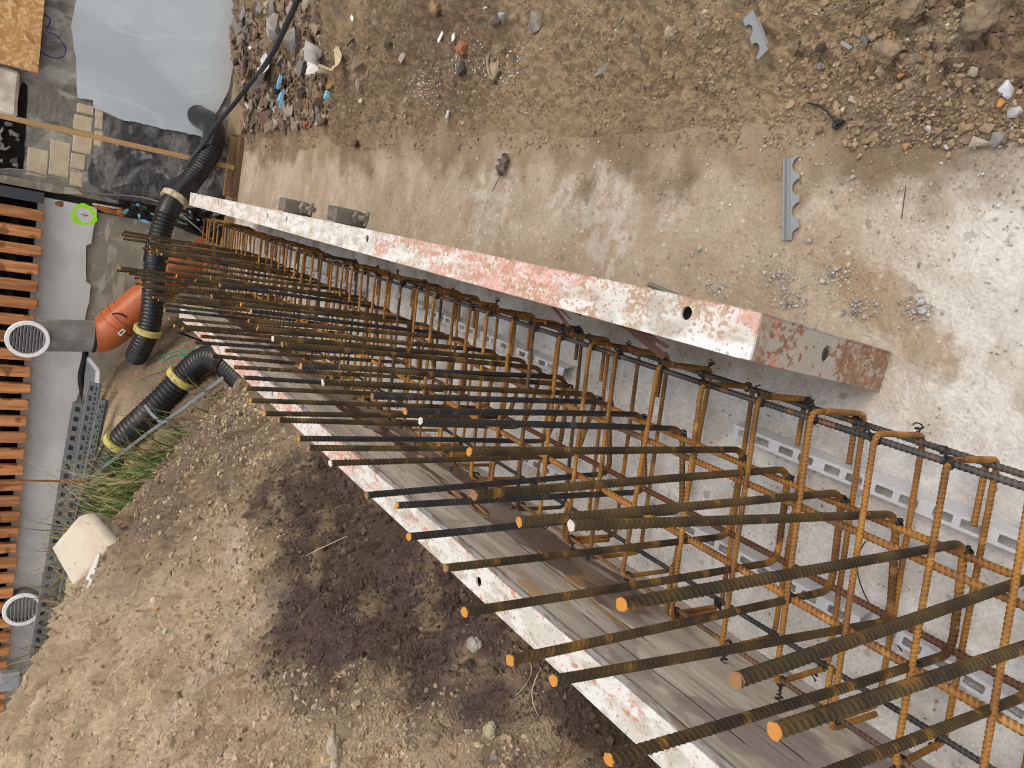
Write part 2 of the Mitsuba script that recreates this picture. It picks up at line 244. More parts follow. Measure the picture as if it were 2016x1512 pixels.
def paint_colour(p, n, uv):
    x, y, z = p.x, p.y, p.z
    q = z + x
    right = smoothstep(-0.4, -0.3, x)
    base = mix(mi.Color3f(0.74, 0.715, 0.67), mi.Color3f(0.60, 0.565, 0.50), smoothstep(0.40, 0.65, fb(x * 34, y * 16, z * 30, 3)))
    base = mix(base, mi.Color3f(0.42, 0.36, 0.29), 0.55 * smoothstep(0.52, 0.66, fb(x * 60, y * 24, z * 50 + 3, 3)))
    a = fb(x * 6.5 + 2 + z * 5, y * 2.1 + 3.4 + 8 * right, 1, 3); sp = fb(x * 90, y * 70, z * 90, 2); pinkm = smoothstep(0.55, 0.61, a + 0.22 * (sp - 0.5)) * (0.30 + 0.60 * smoothstep(0.35, 0.6, sp))
    far = mix(mi.Color3f(0.60, 0.20, 0.12), mi.Color3f(0.72, 0.27, 0.23), smoothstep(0.4, 0.6, noise(y * 6, x * 30)))
    col = mix(base, far, 0.8 * pinkm * (0.30 + 0.60 * right * smoothstep(3.4, 2.3, y) + 0.5 * (1 - right) * smoothstep(1.6, 2.4, y)))
    redspeck = smoothstep(0.54, 0.62, fb(x * 26 + 5, y * 9, 3, 3)) * smoothstep(0.48, 0.6, sp) * (1 - right)
    col = mix(col, mi.Color3f(0.60, 0.19, 0.12), 0.75 * redspeck)
    rusty = right * smoothstep(2.3, 1.0, y)
    r = smoothstep(0.60 - 0.14 * rusty, 0.69 - 0.12 * rusty, 0.40 * fb(x * 26, y * 18, z * 26 + 4, 3) + 0.60 * fb(x * 150, y * 130, z * 150, 2))
    col = mix(col, mix(mi.Color3f(0.33, 0.16, 0.085), mi.Color3f(0.58, 0.40, 0.25), noise(x * 120, y * 110, z * 120)), 0.8 * r)
    grey = smoothstep(0.55, 0.66, fb(x * 9 + 30, y * 6, z * 7, 3)) * right * smoothstep(2.2, 1.2, y)
    col = mix(col, mi.Color3f(0.42, 0.40, 0.37), 0.6 * grey)
    splash = smoothstep(-0.055, -0.075, x + 0.03 * (fb(y * 20, x * 30, 1, 2) - 0.5) + 0.16 * (y - 0.80)) * right * smoothstep(1.15, 1.0, y)
    col = mix(col, mi.Color3f(0.80, 0.79, 0.80), 0.9 * splash)
    dots = spots(x + z, y, 120.0, 0.35) * 0.6
    return mix(col, mi.Color3f(0.24, 0.17, 0.12), dots)
def paint_bump(p, n, uv): return fbm(p.x * 120, p.y * 90, p.z * 120, 3)
mat('m_paint', proc(paint_colour), 0.55, 0.35, bump=paint_bump, height=0.0015)
def end_colour(p, n, uv):
    x, y, z = p.x, p.y, p.z
    base = mix(mi.Color3f(0.42, 0.39, 0.34), mi.Color3f(0.33, 0.30, 0.26), fbm(x * 40, y * 40, z * 20, 3))  # greyer than the top flange: shade of the end face is in this base
    band = smoothstep(0.20, 0.13, z + 0.05 * (fbm(x * 30, 0, z * 30, 2) - 0.5)) + 0.7 * smoothstep(0.40, 0.45, z)
    r = dr.clip(0.9 * band * smoothstep(0.30, 0.55, fb(x * 110, z * 90, 1, 3)) + smoothstep(0.515, 0.60, 0.5 * fb(x * 30 + 8, z * 20, 2, 3) + 0.5 * fb(x * 130, z * 110, 4, 2)), 0, 1)
    col = mix(base, mix(mi.Color3f(0.15, 0.075, 0.05), mi.Color3f(0.33, 0.16, 0.075), noise(x * 80, y, z * 80)), 0.9 * r)
    pink = smoothstep(0.52, 0.62, fb(x * 20 + 3, z * 12, 5, 3)) * smoothstep(0.26, 0.32, z) * smoothstep(0.4, 0.6, fb(x * 120, z * 100, 3, 2))
    return mix(col, mi.Color3f(0.55, 0.20, 0.13), 0.7 * pink)
mat('m_end_steel', proc(end_colour), 0.6, 0.3, bump=paint_bump, height=0.0015)

def ply_colour(p, n, uv):
    x, y, z = p.x, p.y, p.z
    g = fb(y * 2.4, z * 26, 1, 3); streak = noise(y * 5, z * 150); wav = fb(y * 4.2, z * 5, 2, 3); jag = fb(y * 26, z * 40, 4, 3)
    pale = mix(mi.Color3f(0.55, 0.495, 0.42), mi.Color3f(0.38, 0.335, 0.28), smoothstep(0.35, 0.68, g)) * (0.90 + 0.18 * streak)
    pale = mix(pale, mi.Color3f(0.30, 0.26, 0.225), 0.6 * smoothstep(0.6, 0.7, fb(y * 14, z * 60, 6, 3)))
    film = mix(mi.Color3f(0.15, 0.105, 0.085), mi.Color3f(0.26, 0.205, 0.165), smoothstep(0.35, 0.7, fb(y * 7, z * 16, 4, 3)))
    film = mix(film, mi.Color3f(0.085, 0.04, 0.033), smoothstep(0.56, 0.62, fb(y * 4 + 6, z * 9, 1, 3)))
    top = 0.245 + 0.11 * (wav - 0.5) + 0.035 * (jag - 0.5)
    low = 0.085 + 0.06 * (fb(y * 3 + 9, z * 6, 7, 3) - 0.5) + 0.03 * (jag - 0.5)
    k = smoothstep(-0.002, 0.004, top - z) * smoothstep(-0.002, 0.004, z - low) * smoothstep(0.9, 1.15, y + 0.25 * (fbm(y * 8, z * 14, 1, 3) - 0.5))
    k = k * (1 - smoothstep(0.62, 0.66, fbm(y * 2.2 + 4, z * 17, 3, 4)) * 0.9)
    stain = smoothstep(0.50, 0.56, fb(y * 5 + 2, z * 7, 8, 3) + 0.12 * (jag - 0.5)) * smoothstep(1.2, 0.8, y) * 0.75
    col = mix(mix(pale, mi.Color3f(0.25, 0.205, 0.195), stain), film, k)
    crack = smoothstep(0.004, 0.0015, dr.abs(z - 0.256 - 0.006 * noise(y * 12))) * smoothstep(0.45, 0.6, noise(y * 5 + 3)) + smoothstep(0.003, 0.001, dr.abs(z - 0.33 - 0.008 * noise(y * 9, 4))) * smoothstep(0.6, 0.7, noise(y * 4))
    col = mix(col, mi.Color3f(0.05, 0.035, 0.03), dr.clip(crack, 0, 1) * 0.9)
    return mix(col, mi.Color3f(0.42, 0.22, 0.08), 0.6 * smoothstep(0.60, 0.68, fbm(y * 12 + 1, z * 24, 6, 3)) * smoothstep(0.14, 0.2, z) * smoothstep(1.5, 1.3, y) * smoothstep(1.1, 1.2, y))
def ply_bump(p, n, uv): return fbm(p.y * 6, p.z * 160, 0, 3) + 0.5 * noise(p.y * 30, p.z * 60)
mat('m_ply', proc(ply_colour), 0.7, 0.25, bump=ply_bump, height=0.004)

def cedar_colour(p, n, uv):
    c = cell_rand(dr.floor((p.x + 9.0) / 0.131)); g = fbm(p.x * 60 + c * 40, p.y * 60, p.z * 5 + c * 9, 3); r = dr.abs(dr.sin(40 * (p.x + 0.12 * fbm(p.z * 2.5 + c * 31, p.x * 6, 0, 2))))
    col = mix(mi.Color3f(0.53, 0.24, 0.095), mi.Color3f(0.36, 0.14, 0.05), smoothstep(0.3, 0.7, g)) * (0.75 + 0.5 * c)
    knot = smoothstep(0.74, 0.82, noise(p.x * 19 + 50 * c, p.z * 11))
    return mix(col * (0.85 + 0.2 * r), mi.Color3f(0.12, 0.04, 0.016), 0.7 * knot)
mat('m_cedar', proc(cedar_colour), 0.55, 0.3)
def osb_colour(p, n, uv):
    x, z = p.x + 0.006 * noise(p.z * 40), p.z
    def layer(a, s, o):
        c, t = math.cos(a), math.sin(a); return voronoi((c * x + t * z) * s + o, (c * z - t * x) * s * 0.28 + o)
    d1, e1, w1 = layer(0.5, 62.0, 1.3); d2, e2, w2 = layer(-0.7, 55.0, 4.1); d3, e3, w3 = layer(1.5, 70.0, 8.7)
    w = dr.select(noise(x * 30, z * 30) > 0.5, w1, dr.select(noise(x * 26 + 9, z * 26) > 0.5, w2, w3)); e = dr.minimum(e1 - d1, e2 - d2)
    col = mix(mi.Color3f(0.66, 0.40, 0.185), mi.Color3f(0.50, 0.27, 0.105), smoothstep(0.3, 0.85, w))
    col = mix(col, mi.Color3f(0.80, 0.57, 0.33), 0.6 * smoothstep(0.25, 0.05, w))
    return mix(col, mi.Color3f(0.30, 0.14, 0.055), 0.35 * smoothstep(0.06, 0.01, e) + 0.5 * smoothstep(0.9, 0.97, w2))
mat('m_osb', proc(osb_colour), 0.65, 0.25)
def lath_colour(p, n, uv): return mix(mi.Color3f(0.46, 0.29, 0.14), mi.Color3f(0.34, 0.20, 0.09), fbm(p.x * 90, p.y * 60, p.z * 6, 3))
mat('m_lath', proc(lath_colour), 0.7, 0.2)
def wall_colour(p, n, uv):
    x, y, z = p.x, p.y, p.z
    col = mix(mi.Color3f(0.30, 0.285, 0.25), mi.Color3f(0.20, 0.19, 0.165), smoothstep(0.35, 0.65, fb(x * 7, z * 3.5, y * 5, 3)))
    col = mix(col, mi.Color3f(0.44, 0.42, 0.38), 0.75 * smoothstep(0.54, 0.66, fb(x * 11 + 4, z * 7, 1, 3)))
    col = mix(col, mi.Color3f(0.12, 0.115, 0.105), 0.6 * smoothstep(0.56, 0.66, fb(x * 16, z * 5 + 3, 4, 3)))
    return col * (0.8 + 0.35 * fbm(x * 70, y * 70, z * 70, 2))
mat('m_oldwall', proc(wall_colour), 0.9, 0.1, bump=lambda p, n, uv: fbm(p.x * 30, p.y * 30, p.z * 30, 4), height=0.015)
def plaster_colour(p, n, uv):
    x, z = p.x, p.z
    trowel = fb(x * 3.2, z * 2.0, 2, 3); q1 = smoothstep(0.52, 0.56, noise(x * 3.1 + 0.2 * trowel, z * 3.6 + 3)); q2 = smoothstep(0.03, 0.0, dr.abs(fb(x * 4.3, z * 1.1, 6, 2) - 0.5))
    col = mix(mi.Color3f(0.545, 0.605, 0.645), mi.Color3f(0.455, 0.505, 0.54), smoothstep(0.3, 0.7, trowel)); col = mix(col, mi.Color3f(0.60, 0.66, 0.70), 0.35 * q1 + 0.45 * q2)
    return mix(col, mi.Color3f(0.50, 0.49, 0.455), 0.6 * smoothstep(0.24, 0.02, z))
def plaster_bump(p, n, uv): return 0.5 * fb(p.x * 6, p.z * 3, 1, 3) + 0.25 * smoothstep(0.03, 0.0, dr.abs(fb(p.x * 4.3, p.z * 1.1, 6, 2) - 0.5))
mat('m_plaster', proc(plaster_colour), 0.95, 0.03, bump=plaster_bump, height=0.007, eps=3e-3)
def tar_colour(p, n, uv):
    x, z = p.x, p.z; w = fbm(x * 6 + 2 * fbm(x * 5, z * 5, 1, 2), z * 6, 4, 4)
    col = mix(mi.Color3f(0.06, 0.06, 0.062), mi.Color3f(0.19, 0.187, 0.18), smoothstep(0.42, 0.7, w))
    return mix(col, mi.Color3f(0.27, 0.26, 0.25), 0.8 * smoothstep(0.66, 0.8, fbm(x * 14 + 3 * w, z * 14, 2, 3)))
mat('m_tar', proc(tar_colour), 0.6, 0.3, bump=lambda p, n, uv: fb(p.x * 18, p.z * 18, 0, 3), height=0.025)
def render_colour(p, n, uv): return mix(mi.Color3f(0.60, 0.595, 0.575), mi.Color3f(0.50, 0.495, 0.475), smoothstep(0.3, 0.7, fbm(p.x * 3, p.z * 5, 0, 4))) * (0.94 + 0.12 * noise(p.x * 240, p.z * 240))
mat('m_render', proc(render_colour), 0.9, 0.1)
def base_colour(p, n, uv):
    x, z = p.x, p.z; a = fbm(x * 4, z * 4, 3, 4)
    col = mix(mi.Color3f(0.36, 0.33, 0.265), mi.Color3f(0.25, 0.225, 0.18), smoothstep(0.35, 0.65, a)); vein = smoothstep(0.035, 0.0, dr.abs(fbm(x * 5 + 9, z * 5, 1, 3) - 0.5))
    return mix(mix(col, mi.Color3f(0.42, 0.39, 0.33), 0.5 * vein), mi.Color3f(0.40, 0.36, 0.29), smoothstep(0.60, 0.7, fbm(x * 7, z * 30, 5, 3)))
mat('m_base', proc(base_colour), 0.85, 0.15, bump=lambda p, n, uv: fbm(p.x * 14, p.z * 14, 0, 4), height=0.012)
mat('m_brick', proc(lambda p, n, uv: mix(mi.Color3f(0.64, 0.55, 0.40), mi.Color3f(0.50, 0.41, 0.28), fbm(p.x * 16, p.y * 16, p.z * 16, 3)) * (0.85 + 0.25 * noise(p.x * 150, p.y * 150, p.z * 150))), 0.9, 0.1)
mat('m_block', proc(lambda p, n, uv: mix(mi.Color3f(0.74, 0.68, 0.58), mi.Color3f(0.46, 0.42, 0.36), smoothstep(0.4, 0.75, fb(p.x * 9, p.z * 9, p.y * 9, 3)))), 0.85, 0.15, bump=lambda p, n, uv: fbm(p.x * 60, p.y * 60, p.z * 60, 3), height=0.003)
mat('m_hose', proc(lambda p, n, uv: mix(mi.Color3f(0.016, 0.017, 0.019), mi.Color3f(0.10, 0.085, 0.065), 0.5 * smoothstep(0.58, 0.74, fbm(p.x * 15, p.y * 15, p.z * 15, 4)))), 0.3, 0.5)
mat('m_collar', proc(lambda p, n, uv: mix(mi.Color3f(0.55, 0.46, 0.13), mi.Color3f(0.32, 0.27, 0.15), smoothstep(0.5, 0.68, fbm(p.x * 40, p.y * 40, p.z * 40, 3)))), 0.55, 0.3)
mat('m_cream', proc(lambda p, n, uv: mix(mi.Color3f(0.58, 0.50, 0.36), mi.Color3f(0.34, 0.27, 0.17), smoothstep(0.5, 0.7, fbm(p.x * 40, p.y * 40, p.z * 40, 3)))), 0.6, 0.3)
mat('m_orange_pipe', (0.46, 0.115, 0.038), 0.35, 0.5); mat('m_rubber', (0.012, 0.012, 0.013), 0.6, 0.3)
mat('m_grey_pipe', proc(lambda p, n, uv: mix(mi.Color3f(0.17, 0.165, 0.155), mi.Color3f(0.25, 0.245, 0.23), smoothstep(0.5, 0.7, fbm(p.x * 12, p.y * 12, p.z * 7, 3)))), 0.5, 0.35)
mat('m_white_plastic', (0.83, 0.84, 0.85), 0.4, 0.45); mat('m_louvre', (0.30, 0.30, 0.31), 0.5, 0.4); mat('m_dark', (0.012, 0.011, 0.011), 0.9, 0.1)
mat('m_spacer', (0.56, 0.57, 0.60), 0.5, 0.4); mat('m_spacer_grey', (0.27, 0.285, 0.295), 0.5, 0.4)
mat('m_galv', proc(lambda p, n, uv: mix(mi.Color3f(0.44, 0.46, 0.48), mi.Color3f(0.31, 0.32, 0.33), fbm(p.x * 24, p.y * 24, p.z * 24, 2))), 0.45, 0.5, 0.5)
mat('m_galv_dark', (0.12, 0.125, 0.13), 0.5, 0.5, 0.5)  # galvanized steel with shade in its colour for rail webs; also print
mat('m_edge_steel', proc(lambda p, n, uv: mix(mi.Color3f(0.27, 0.255, 0.235), mi.Color3f(0.17, 0.12, 0.09), smoothstep(0.45, 0.7, fbm(p.x * 60, p.y * 25, p.z * 60, 3)))), 0.6, 0.3)
mat('m_wire', (0.02, 0.02, 0.022), 0.5, 0.4); mat('m_cable', (0.03, 0.034, 0.04), 0.45, 0.4); mat('m_blue_wire', (0.02, 0.02, 0.16), 0.45, 0.4)
mat('m_green_wire', (0.03, 0.30, 0.20), 0.45, 0.4); mat('m_strap', (0.20, 0.215, 0.235), 0.45, 0.4); mat('m_blue_foam', (0.20, 0.48, 0.66), 0.8, 0.1)
mat('m_paper', (0.66, 0.64, 0.60), 0.7, 0.2); mat('m_cream_paper', (0.60, 0.50, 0.34), 0.8, 0.1); mat('m_spray', (0.33, 0.86, 0.02), 0.8, 0.1)
mat('m_membrane', (0.010, 0.010, 0.011), 0.28, 0.5); mat('m_foam', proc(lambda p, n, uv: mix(mi.Color3f(0.40, 0.16, 0.045), mi.Color3f(0.16, 0.06, 0.02), fbm(p.x * 40, p.y * 40, p.z * 40, 3))), 0.8, 0.2)
mat('m_flashing', (0.035, 0.04, 0.05), 0.4, 0.5); mat('m_iron', proc(lambda p, n, uv: mix(mi.Color3f(0.14, 0.13, 0.115), mi.Color3f(0.24, 0.215, 0.18), fbm(p.x * 70, p.y * 70, p.z * 70, 3))), 0.6, 0.4, 0.2)
mat('m_cut_orange', (0.56, 0.25, 0.06), 0.8, 0.1); mat('m_cut_dull', (0.30, 0.16, 0.075), 0.8, 0.1); mat('m_cut_white', (0.62, 0.55, 0.49), 0.6, 0.3); mat('m_brown_ply', (0.13, 0.06, 0.045), 0.6, 0.3)
mat('m_film', {'type': 'rgb', 'value': [0.62, 0.62, 0.60]}, 0.3, 0.5)
mat('m_plank', proc(lambda p, n, uv: mix(mi.Color3f(0.22, 0.135, 0.085), mi.Color3f(0.13, 0.08, 0.05), fbm(p.x * 20, p.y * 90, p.z * 60, 3))), 0.8, 0.15); mat('m_ochre', (0.40, 0.24, 0.09), 0.8, 0.15)
mat('m_redbits', (0.46, 0.14, 0.08), 0.8, 0.15)

# ---------------------------------------------------------------- the setting
ground = grid(np.linspace(-60, 60, 25), np.linspace(-60, 60, 25), lambda X, Y: np.full(X.shape, -0.35))
tag(obj('ground', ground, 'm_soil'), 'flat sandy ground stretching away around the building pit', kind='structure')
slab = grid(stops((-0.90, 0.02), (0.9, 0)), stops((-1.5, 0.05), (0.3, 0.02), (2.5, 0.03), (5.95, 0)), lambda X, Y: 0.006 * (f3(P3(X, Y, 2.5, 1), 3, 4) - 0.5) - 0.002 + 0.004 * (f3(P3(X, Y, 14, 1), 2, 5) - 0.5))
skirt = bx(-0.90, 0.9, -1.5, 5.95, -0.3, -0.012)
tag(obj('concrete_slab', cat([slab, skirt]), 'm_slab', smooth=40), 'dusty pale concrete slab on which the formwork stands', kind='structure')
xs = -stops((0.862, 0.005), (1.75, 0.010), (2.4, 0.05), (6.5, 0)); ys = stops((-2.5, 0.06), (0.6, 0.0056), (2.4, 0.008), (3.9, 0.02), (6.47, 0))
heap = grid(xs[::-1], ys, mound)
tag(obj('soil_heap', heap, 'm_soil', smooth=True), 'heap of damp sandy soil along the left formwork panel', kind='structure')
bk = grid(stops((0.26, 0.0055), (0.95, 0.012), (1.6, 0.05), (4.0, 0)), stops((-1.5, 0.05), (0.42, 0.006), (2.2, 0.009), (4.2, 0.014), (6.04, 0)), bank)
tag(obj('soil_bank', bk, 'm_soil', smooth=True), 'brown gravelly soil bank rising beside the concrete slab', kind='structure')
tag(obj('footing', bx(0.49, 4.0, 6.05, 6.46, -0.3, 0.022, 0.012), 'm_slab'), 'pale concrete footing at the foot of the plastered wall', kind='structure')
tag(obj('trench_floor', bx(-0.9, 0.489, 5.951, 6.46, -0.3, -0.03), 'm_soil'), 'low floor strip behind the far edge of the slab', kind='structure')

# clods, gravel and grit: nobody could count them
def scatter(pts, sizes, cols, angular, seed, variants=6, flat=0.75, sub=1):
    """Many small stones as one mesh with a colour per vertex."""
    g = np.random.default_rng(seed); base = [stone((1, 1, flat), seed * 10 + k, angular, sub) for k in range(variants)]
    if angular: base = [trimesh.convex.convex_hull(stone((1, 1, flat), seed * 10 + k, angular).vertices[:10]) for k in range(variants)]
    V, Fc, C, n = [], [], [], 0; which = g.integers(0, variants, len(pts))
    for k in range(variants):
        i = np.nonzero(which == k)[0]
        if not len(i): continue
        v, f = np.array(base[k].vertices), np.array(base[k].faces); a = g.uniform(0, 2 * np.pi, len(i)); t = g.normal(0, 0.35, len(i))
        ca, sa, ct, st = np.cos(a), np.sin(a), np.cos(t), np.sin(t)
        Rz = np.zeros((len(i), 3, 3)); Rz[:, 0, 0] = ca; Rz[:, 0, 1] = -sa; Rz[:, 1, 0] = sa; Rz[:, 1, 1] = ca; Rz[:, 2, 2] = 1
        Rx = np.zeros_like(Rz); Rx[:, 0, 0] = 1; Rx[:, 1, 1] = ct; Rx[:, 1, 2] = -st; Rx[:, 2, 1] = st; Rx[:, 2, 2] = ct
        w = np.einsum('nij,vj->nvi', Rz @ Rx, v) * sizes[i, None, None] * g.uniform(0.8, 1.25, (len(i), 1, 3)) + pts[i, None]
        V.append(w.reshape(-1, 3)); Fc.append((f[None] + n + len(v) * np.arange(len(i))[:, None, None]).reshape(-1, 3)); C.append(np.repeat(cols[i], len(v), 0)); n += len(i) * len(v)
    return trimesh.Trimesh(np.vstack(V), np.vstack(Fc), process=False), np.vstack(C)
def pick(g, n, table):
    cols = np.array([c for c, w in table], float); w = np.array([w for c, w in table], float); c = cols[g.choice(len(cols), n, p=w / w.sum())]
    return c * g.uniform(0.75, 1.2, (n, 1))
TAN, SAND, BROWN, DARK, GREY, PALE, WHITE, ORANGE = (0.39, 0.295, 0.19), (0.50, 0.395, 0.27), (0.20, 0.135, 0.08), (0.07, 0.05, 0.038), (0.27, 0.26, 0.25), (0.48, 0.42, 0.34), (0.62, 0.60, 0.56), (0.45, 0.24, 0.09)
g = np.random.default_rng(21); n = 46000
y = 0.3 + 3.9 * g.random(n)**1.2; x = -0.93 - np.abs(g.normal(0, 0.42, n)); z = mound(x, y); s = np.clip(g.lognormal(math.log(0.0058), 0.55, n), 0.002, 0.026)
keep = n3(np.c_[x * 14, y * 14, 0 * x], 4) > 0.30 - 0.3 * (s > 0.012); x, y, z, s = x[keep], y[keep], z[keep], s[keep]; n = len(x)
c = pick(g, n, [(TAN, 4), (SAND, 5), (BROWN, .9), (PALE, .25), (GREY, .12), (WHITE, .03)])
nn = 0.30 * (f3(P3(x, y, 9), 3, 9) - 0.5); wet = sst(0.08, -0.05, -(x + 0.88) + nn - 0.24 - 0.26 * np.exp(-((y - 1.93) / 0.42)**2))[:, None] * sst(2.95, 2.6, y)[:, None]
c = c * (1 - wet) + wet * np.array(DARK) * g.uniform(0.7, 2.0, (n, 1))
white = (g.random(n) < 0.004) & (s < 0.006); c[white] = WHITE
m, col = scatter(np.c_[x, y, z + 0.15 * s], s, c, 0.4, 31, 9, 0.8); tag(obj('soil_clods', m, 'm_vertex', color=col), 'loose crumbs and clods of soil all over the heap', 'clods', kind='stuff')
n = 34000; x = 0.38 + np.abs(g.normal(0, 0.38, n)); y = 0.5 + 5.4 * g.random(n)**1.25; z = np.maximum(bank(x, y), 0); s = np.clip(g.lognormal(math.log(0.0042), 0.55, n), 0.0016, 0.021)
s = s * (0.85 + 0.4 * sst(1.8, 0.8, y) + 0.22 * sst(1.5, 4.0, y)); x = np.where((y > 1.0) & (g.random(n) < 0.3), x + 0.12, x); z = np.maximum(bank(x, y), 0); keep = n3(np.c_[x * 9, y * 9, 0 * x], 6) > 0.35; x, y, z, s = x[keep], y[keep], z[keep], s[keep]; n = len(x)
m, col = scatter(np.c_[x, y, z + 0.15 * s], s, pick(g, n, [((0.305, 0.222, 0.14), 6), ((0.36, 0.275, 0.18), 2.5), ((0.205, 0.147, 0.095), 4), (PALE, .22), (GREY, .15), (WHITE, .06), (ORANGE, .06), (DARK, .25)]), 0.4, 33, 9, 0.75)
tag(obj('gravel', m, 'm_vertex', color=col), 'small gravel and soil crumbs spread over the bank', 'gravel', kind='stuff')
n = 2600; x = 0.45 - np.abs(g.normal(0, 0.22, n)); y = 0.45 + 3.0 * g.random(n)**1.7; s = np.clip(g.lognormal(math.log(0.0034), 0.45, n), 0.0015, 0.011)
cl = g.random(n) < 0.30; w = g.integers(0, 6, n); cx, cy = np.array([0.045, 0.03, 0.10, 0.08, 0.02, 0.06]), np.array([0.845, 0.99, 0.90, 1.03, 1.21, 0.705]); x[cl] = cx[w][cl] + g.normal(0, 0.018, cl.sum()); y[cl] = cy[w][cl] + g.normal(0, 0.022, cl.sum())
k = (x > 0.005) | (y < 0.7); k &= x > -0.2
c = pick(g, n, [(PALE, 2), (GREY, 2.5), (WHITE, 1.6), (TAN, 2), (BROWN, 1)]); c[cl] = pick(g, cl.sum(), [(WHITE, 2), (GREY, 2), ((0.45, 0.43, 0.40), 3)])
m, col = scatter(np.c_[x, y, 0.2 * s + 0.001][k], s[k], c[k], 0.5, 35, 8, 0.7)
tag(obj('grit', m, 'm_vertex', color=col), 'pale stone chips and grit lying on the concrete slab', 'grit', kind='stuff')
n = 1300; x = 0.52 + 0.75 * g.random(n)**1.3; y = g.uniform(4.15, 5.95, n); z = bank(x, y); s = np.clip(g.lognormal(math.log(0.026), 0.6, n), 0.008, 0.095)
m, col = scatter(np.c_[x, y, z + 0.2 * s], s, pick(g, n, [((0.19, 0.135, 0.10), 4), ((0.13, 0.09, 0.065), 3), ((0.29, 0.225, 0.17), 3), ((0.2, 0.19, 0.18), 1.0), ((0.36, 0.31, 0.25), .8), ((0.55, 0.54, 0.52), .3), (DARK, 2.2)]), 0.6, 37, 9, 0.45)
tag(obj('rubble', m, 'm_vertex', color=col), 'broken brown rubble heaped in the far corner by the wall', 'rubble', kind='stuff')

n = 260; w = g.integers(0, 4, n); x = np.array([0.665, 0.72, 0.62, 0.66])[w] + g.normal(0, 0.035, n); y = np.array([3.02, 2.62, 2.98, 2.36])[w] + g.normal(0, 0.09, n); s = g.uniform(0.003, 0.007, n) * np.where(w == 3, 1.2, 1)
m, col = scatter(np.c_[x, y, bank(x, y) + 0.3 * s], s, np.full((n, 3), 0.74), 0, 39, 2, 1.0)
tag(obj('foam_beads', m, 'm_vertex', color=col, smooth=True), 'tiny white foam beads sprinkled over the middle of the bank', 'foam beads', kind='stuff')

# ---------------------------------------------------------------- formwork panels
def holed(x0, x1, y0, y1, holes, r=0.013): return Polygon([(x0, y0), (x1, y0), (x1, y1), (x0, y1)], [Point(hx, hy).buffer(r, 8).exterior.coords for hx, hy in holes])
lp = thing('formwork', 'long left formwork with worn plywood face and white top edge beside the soil heap', 'formwork')
top = prism(holed(-0.8816, -0.7975, -0.9, 5.433, [(-0.848, 0.42), (-0.848, 1.404), (-0.845, 2.33), (-0.838, 3.238), (-0.842, 4.3)]), 0.006); top.apply_translation((0, 0, 0.4111))
obj('top_flange', top, 'm_paint', lp)
lip = [bx(-0.8850, -0.8817, -0.9, 5.433, 0.30, 0.4195, 0.001)]
obj('outer_lip', cat(lip), 'm_paint', lp)
obj('steel_edge', bx(-0.7974, -0.7832, -0.9, 5.4325, 0.385, 0.4145, 0.002), 'm_edge_steel', lp)
yy = stops((-0.9, 0.05), (5.43, 0)); zz = stops((0.0, 0.01), (0.409, 0))
sheet = grid(yy, zz, lambda Y, Z: -0.7816 + 0.004 * (f3(np.stack([Y * 3, Z * 9, 0 * Y], -1), 2, 3) - 0.5)); sheet.vertices = sheet.vertices[:, [2, 0, 1]]
pf = obj('plywood_face', sheet, 'm_ply', lp, smooth=True)
obj('panel_frame', cat([bx(-0.8815, -0.7835, -0.9, 5.43, 0.0, 0.374)] + [bx(-0.8813, -0.80, yk, yk + 0.006, 0.374, 0.411) for yk in np.arange(-0.9, 5.4, 0.45)]), 'm_edge_steel', lp)
# splinters where the face veneer has peeled
g = np.random.default_rng(5)
for k in range(16):
    y0, z0, L = g.uniform(0.9, 2.9), g.choice([0.085, 0.10, 0.245, 0.26]) + g.normal(0, 0.012), g.uniform(0.05, 0.2); w = g.uniform(0.005, 0.016)
    t = np.linspace(0, 1, 7); ww = w * np.sin(np.pi * (0.12 + 0.8 * t)); curl = 0.002 + 0.012 * t**2 * g.uniform(0.3, 1)
    v = np.vstack([np.c_[-0.779 + curl, y0 + L * t, z0 + ww / 2 + 0.01 * (t - .5) * g.normal()], np.c_[-0.7795 + curl, y0 + L * t, z0 - ww / 2]])
    f = [(i, i + 1, i + 8) for i in range(6)] + [(i, i + 8, i + 7) for i in range(6)]
    sp = trimesh.Trimesh(v, f, process=False); sp2 = at(sp, (-0.0012, 0, 0)); sp2.invert()
    obj('splinter', cat([sp, sp2]), 'm_lath' if k % 3 else 'm_cream_paper', pf)
rp = thing('formwork', 'right formwork panel with rusty white and pink top edge, its end frame facing the viewer', 'formwork')
rh = [(-0.036, 0.891), (-0.037, 2.358), (-0.034, 3.248), (-0.039, 3.533), (-0.034, 4.512), (-0.03, 5.152), (-0.036, 1.65)]
top = prism(holed(-0.0888, -0.0078, 0.734, 5.307, rh[:6]), 0.006); top.apply_translation((0, 0, 0.457)); obj('top_flange', top, 'm_paint', rp)
end = prism(holed(-0.0886, -0.0080, 0.0, 0.4568, [(-0.0445, 0.235)], 0.016), 0.006); obj('end_flange', on_wall(end, 0.7402), 'm_end_steel', rp)
obj('flange_lip', cat([bx(-0.0908, -0.0870, 0.7335, 0.7345 + 0.02, 0.0, 0.462, 0.001), bx(-0.0098, -0.0052, 0.732, 0.752, 0.0, 0.462, 0.0012)]), 'm_end_steel', rp)
obj('side_lip', cat([bx(-0.0905, -0.0889, 0.752, 5.306, 0.40, 0.4645, 0.0006), bx(-0.0077, -0.0060, 0.752, 5.306, 0.34, 0.4645, 0.0006)]), 'm_paint', rp)
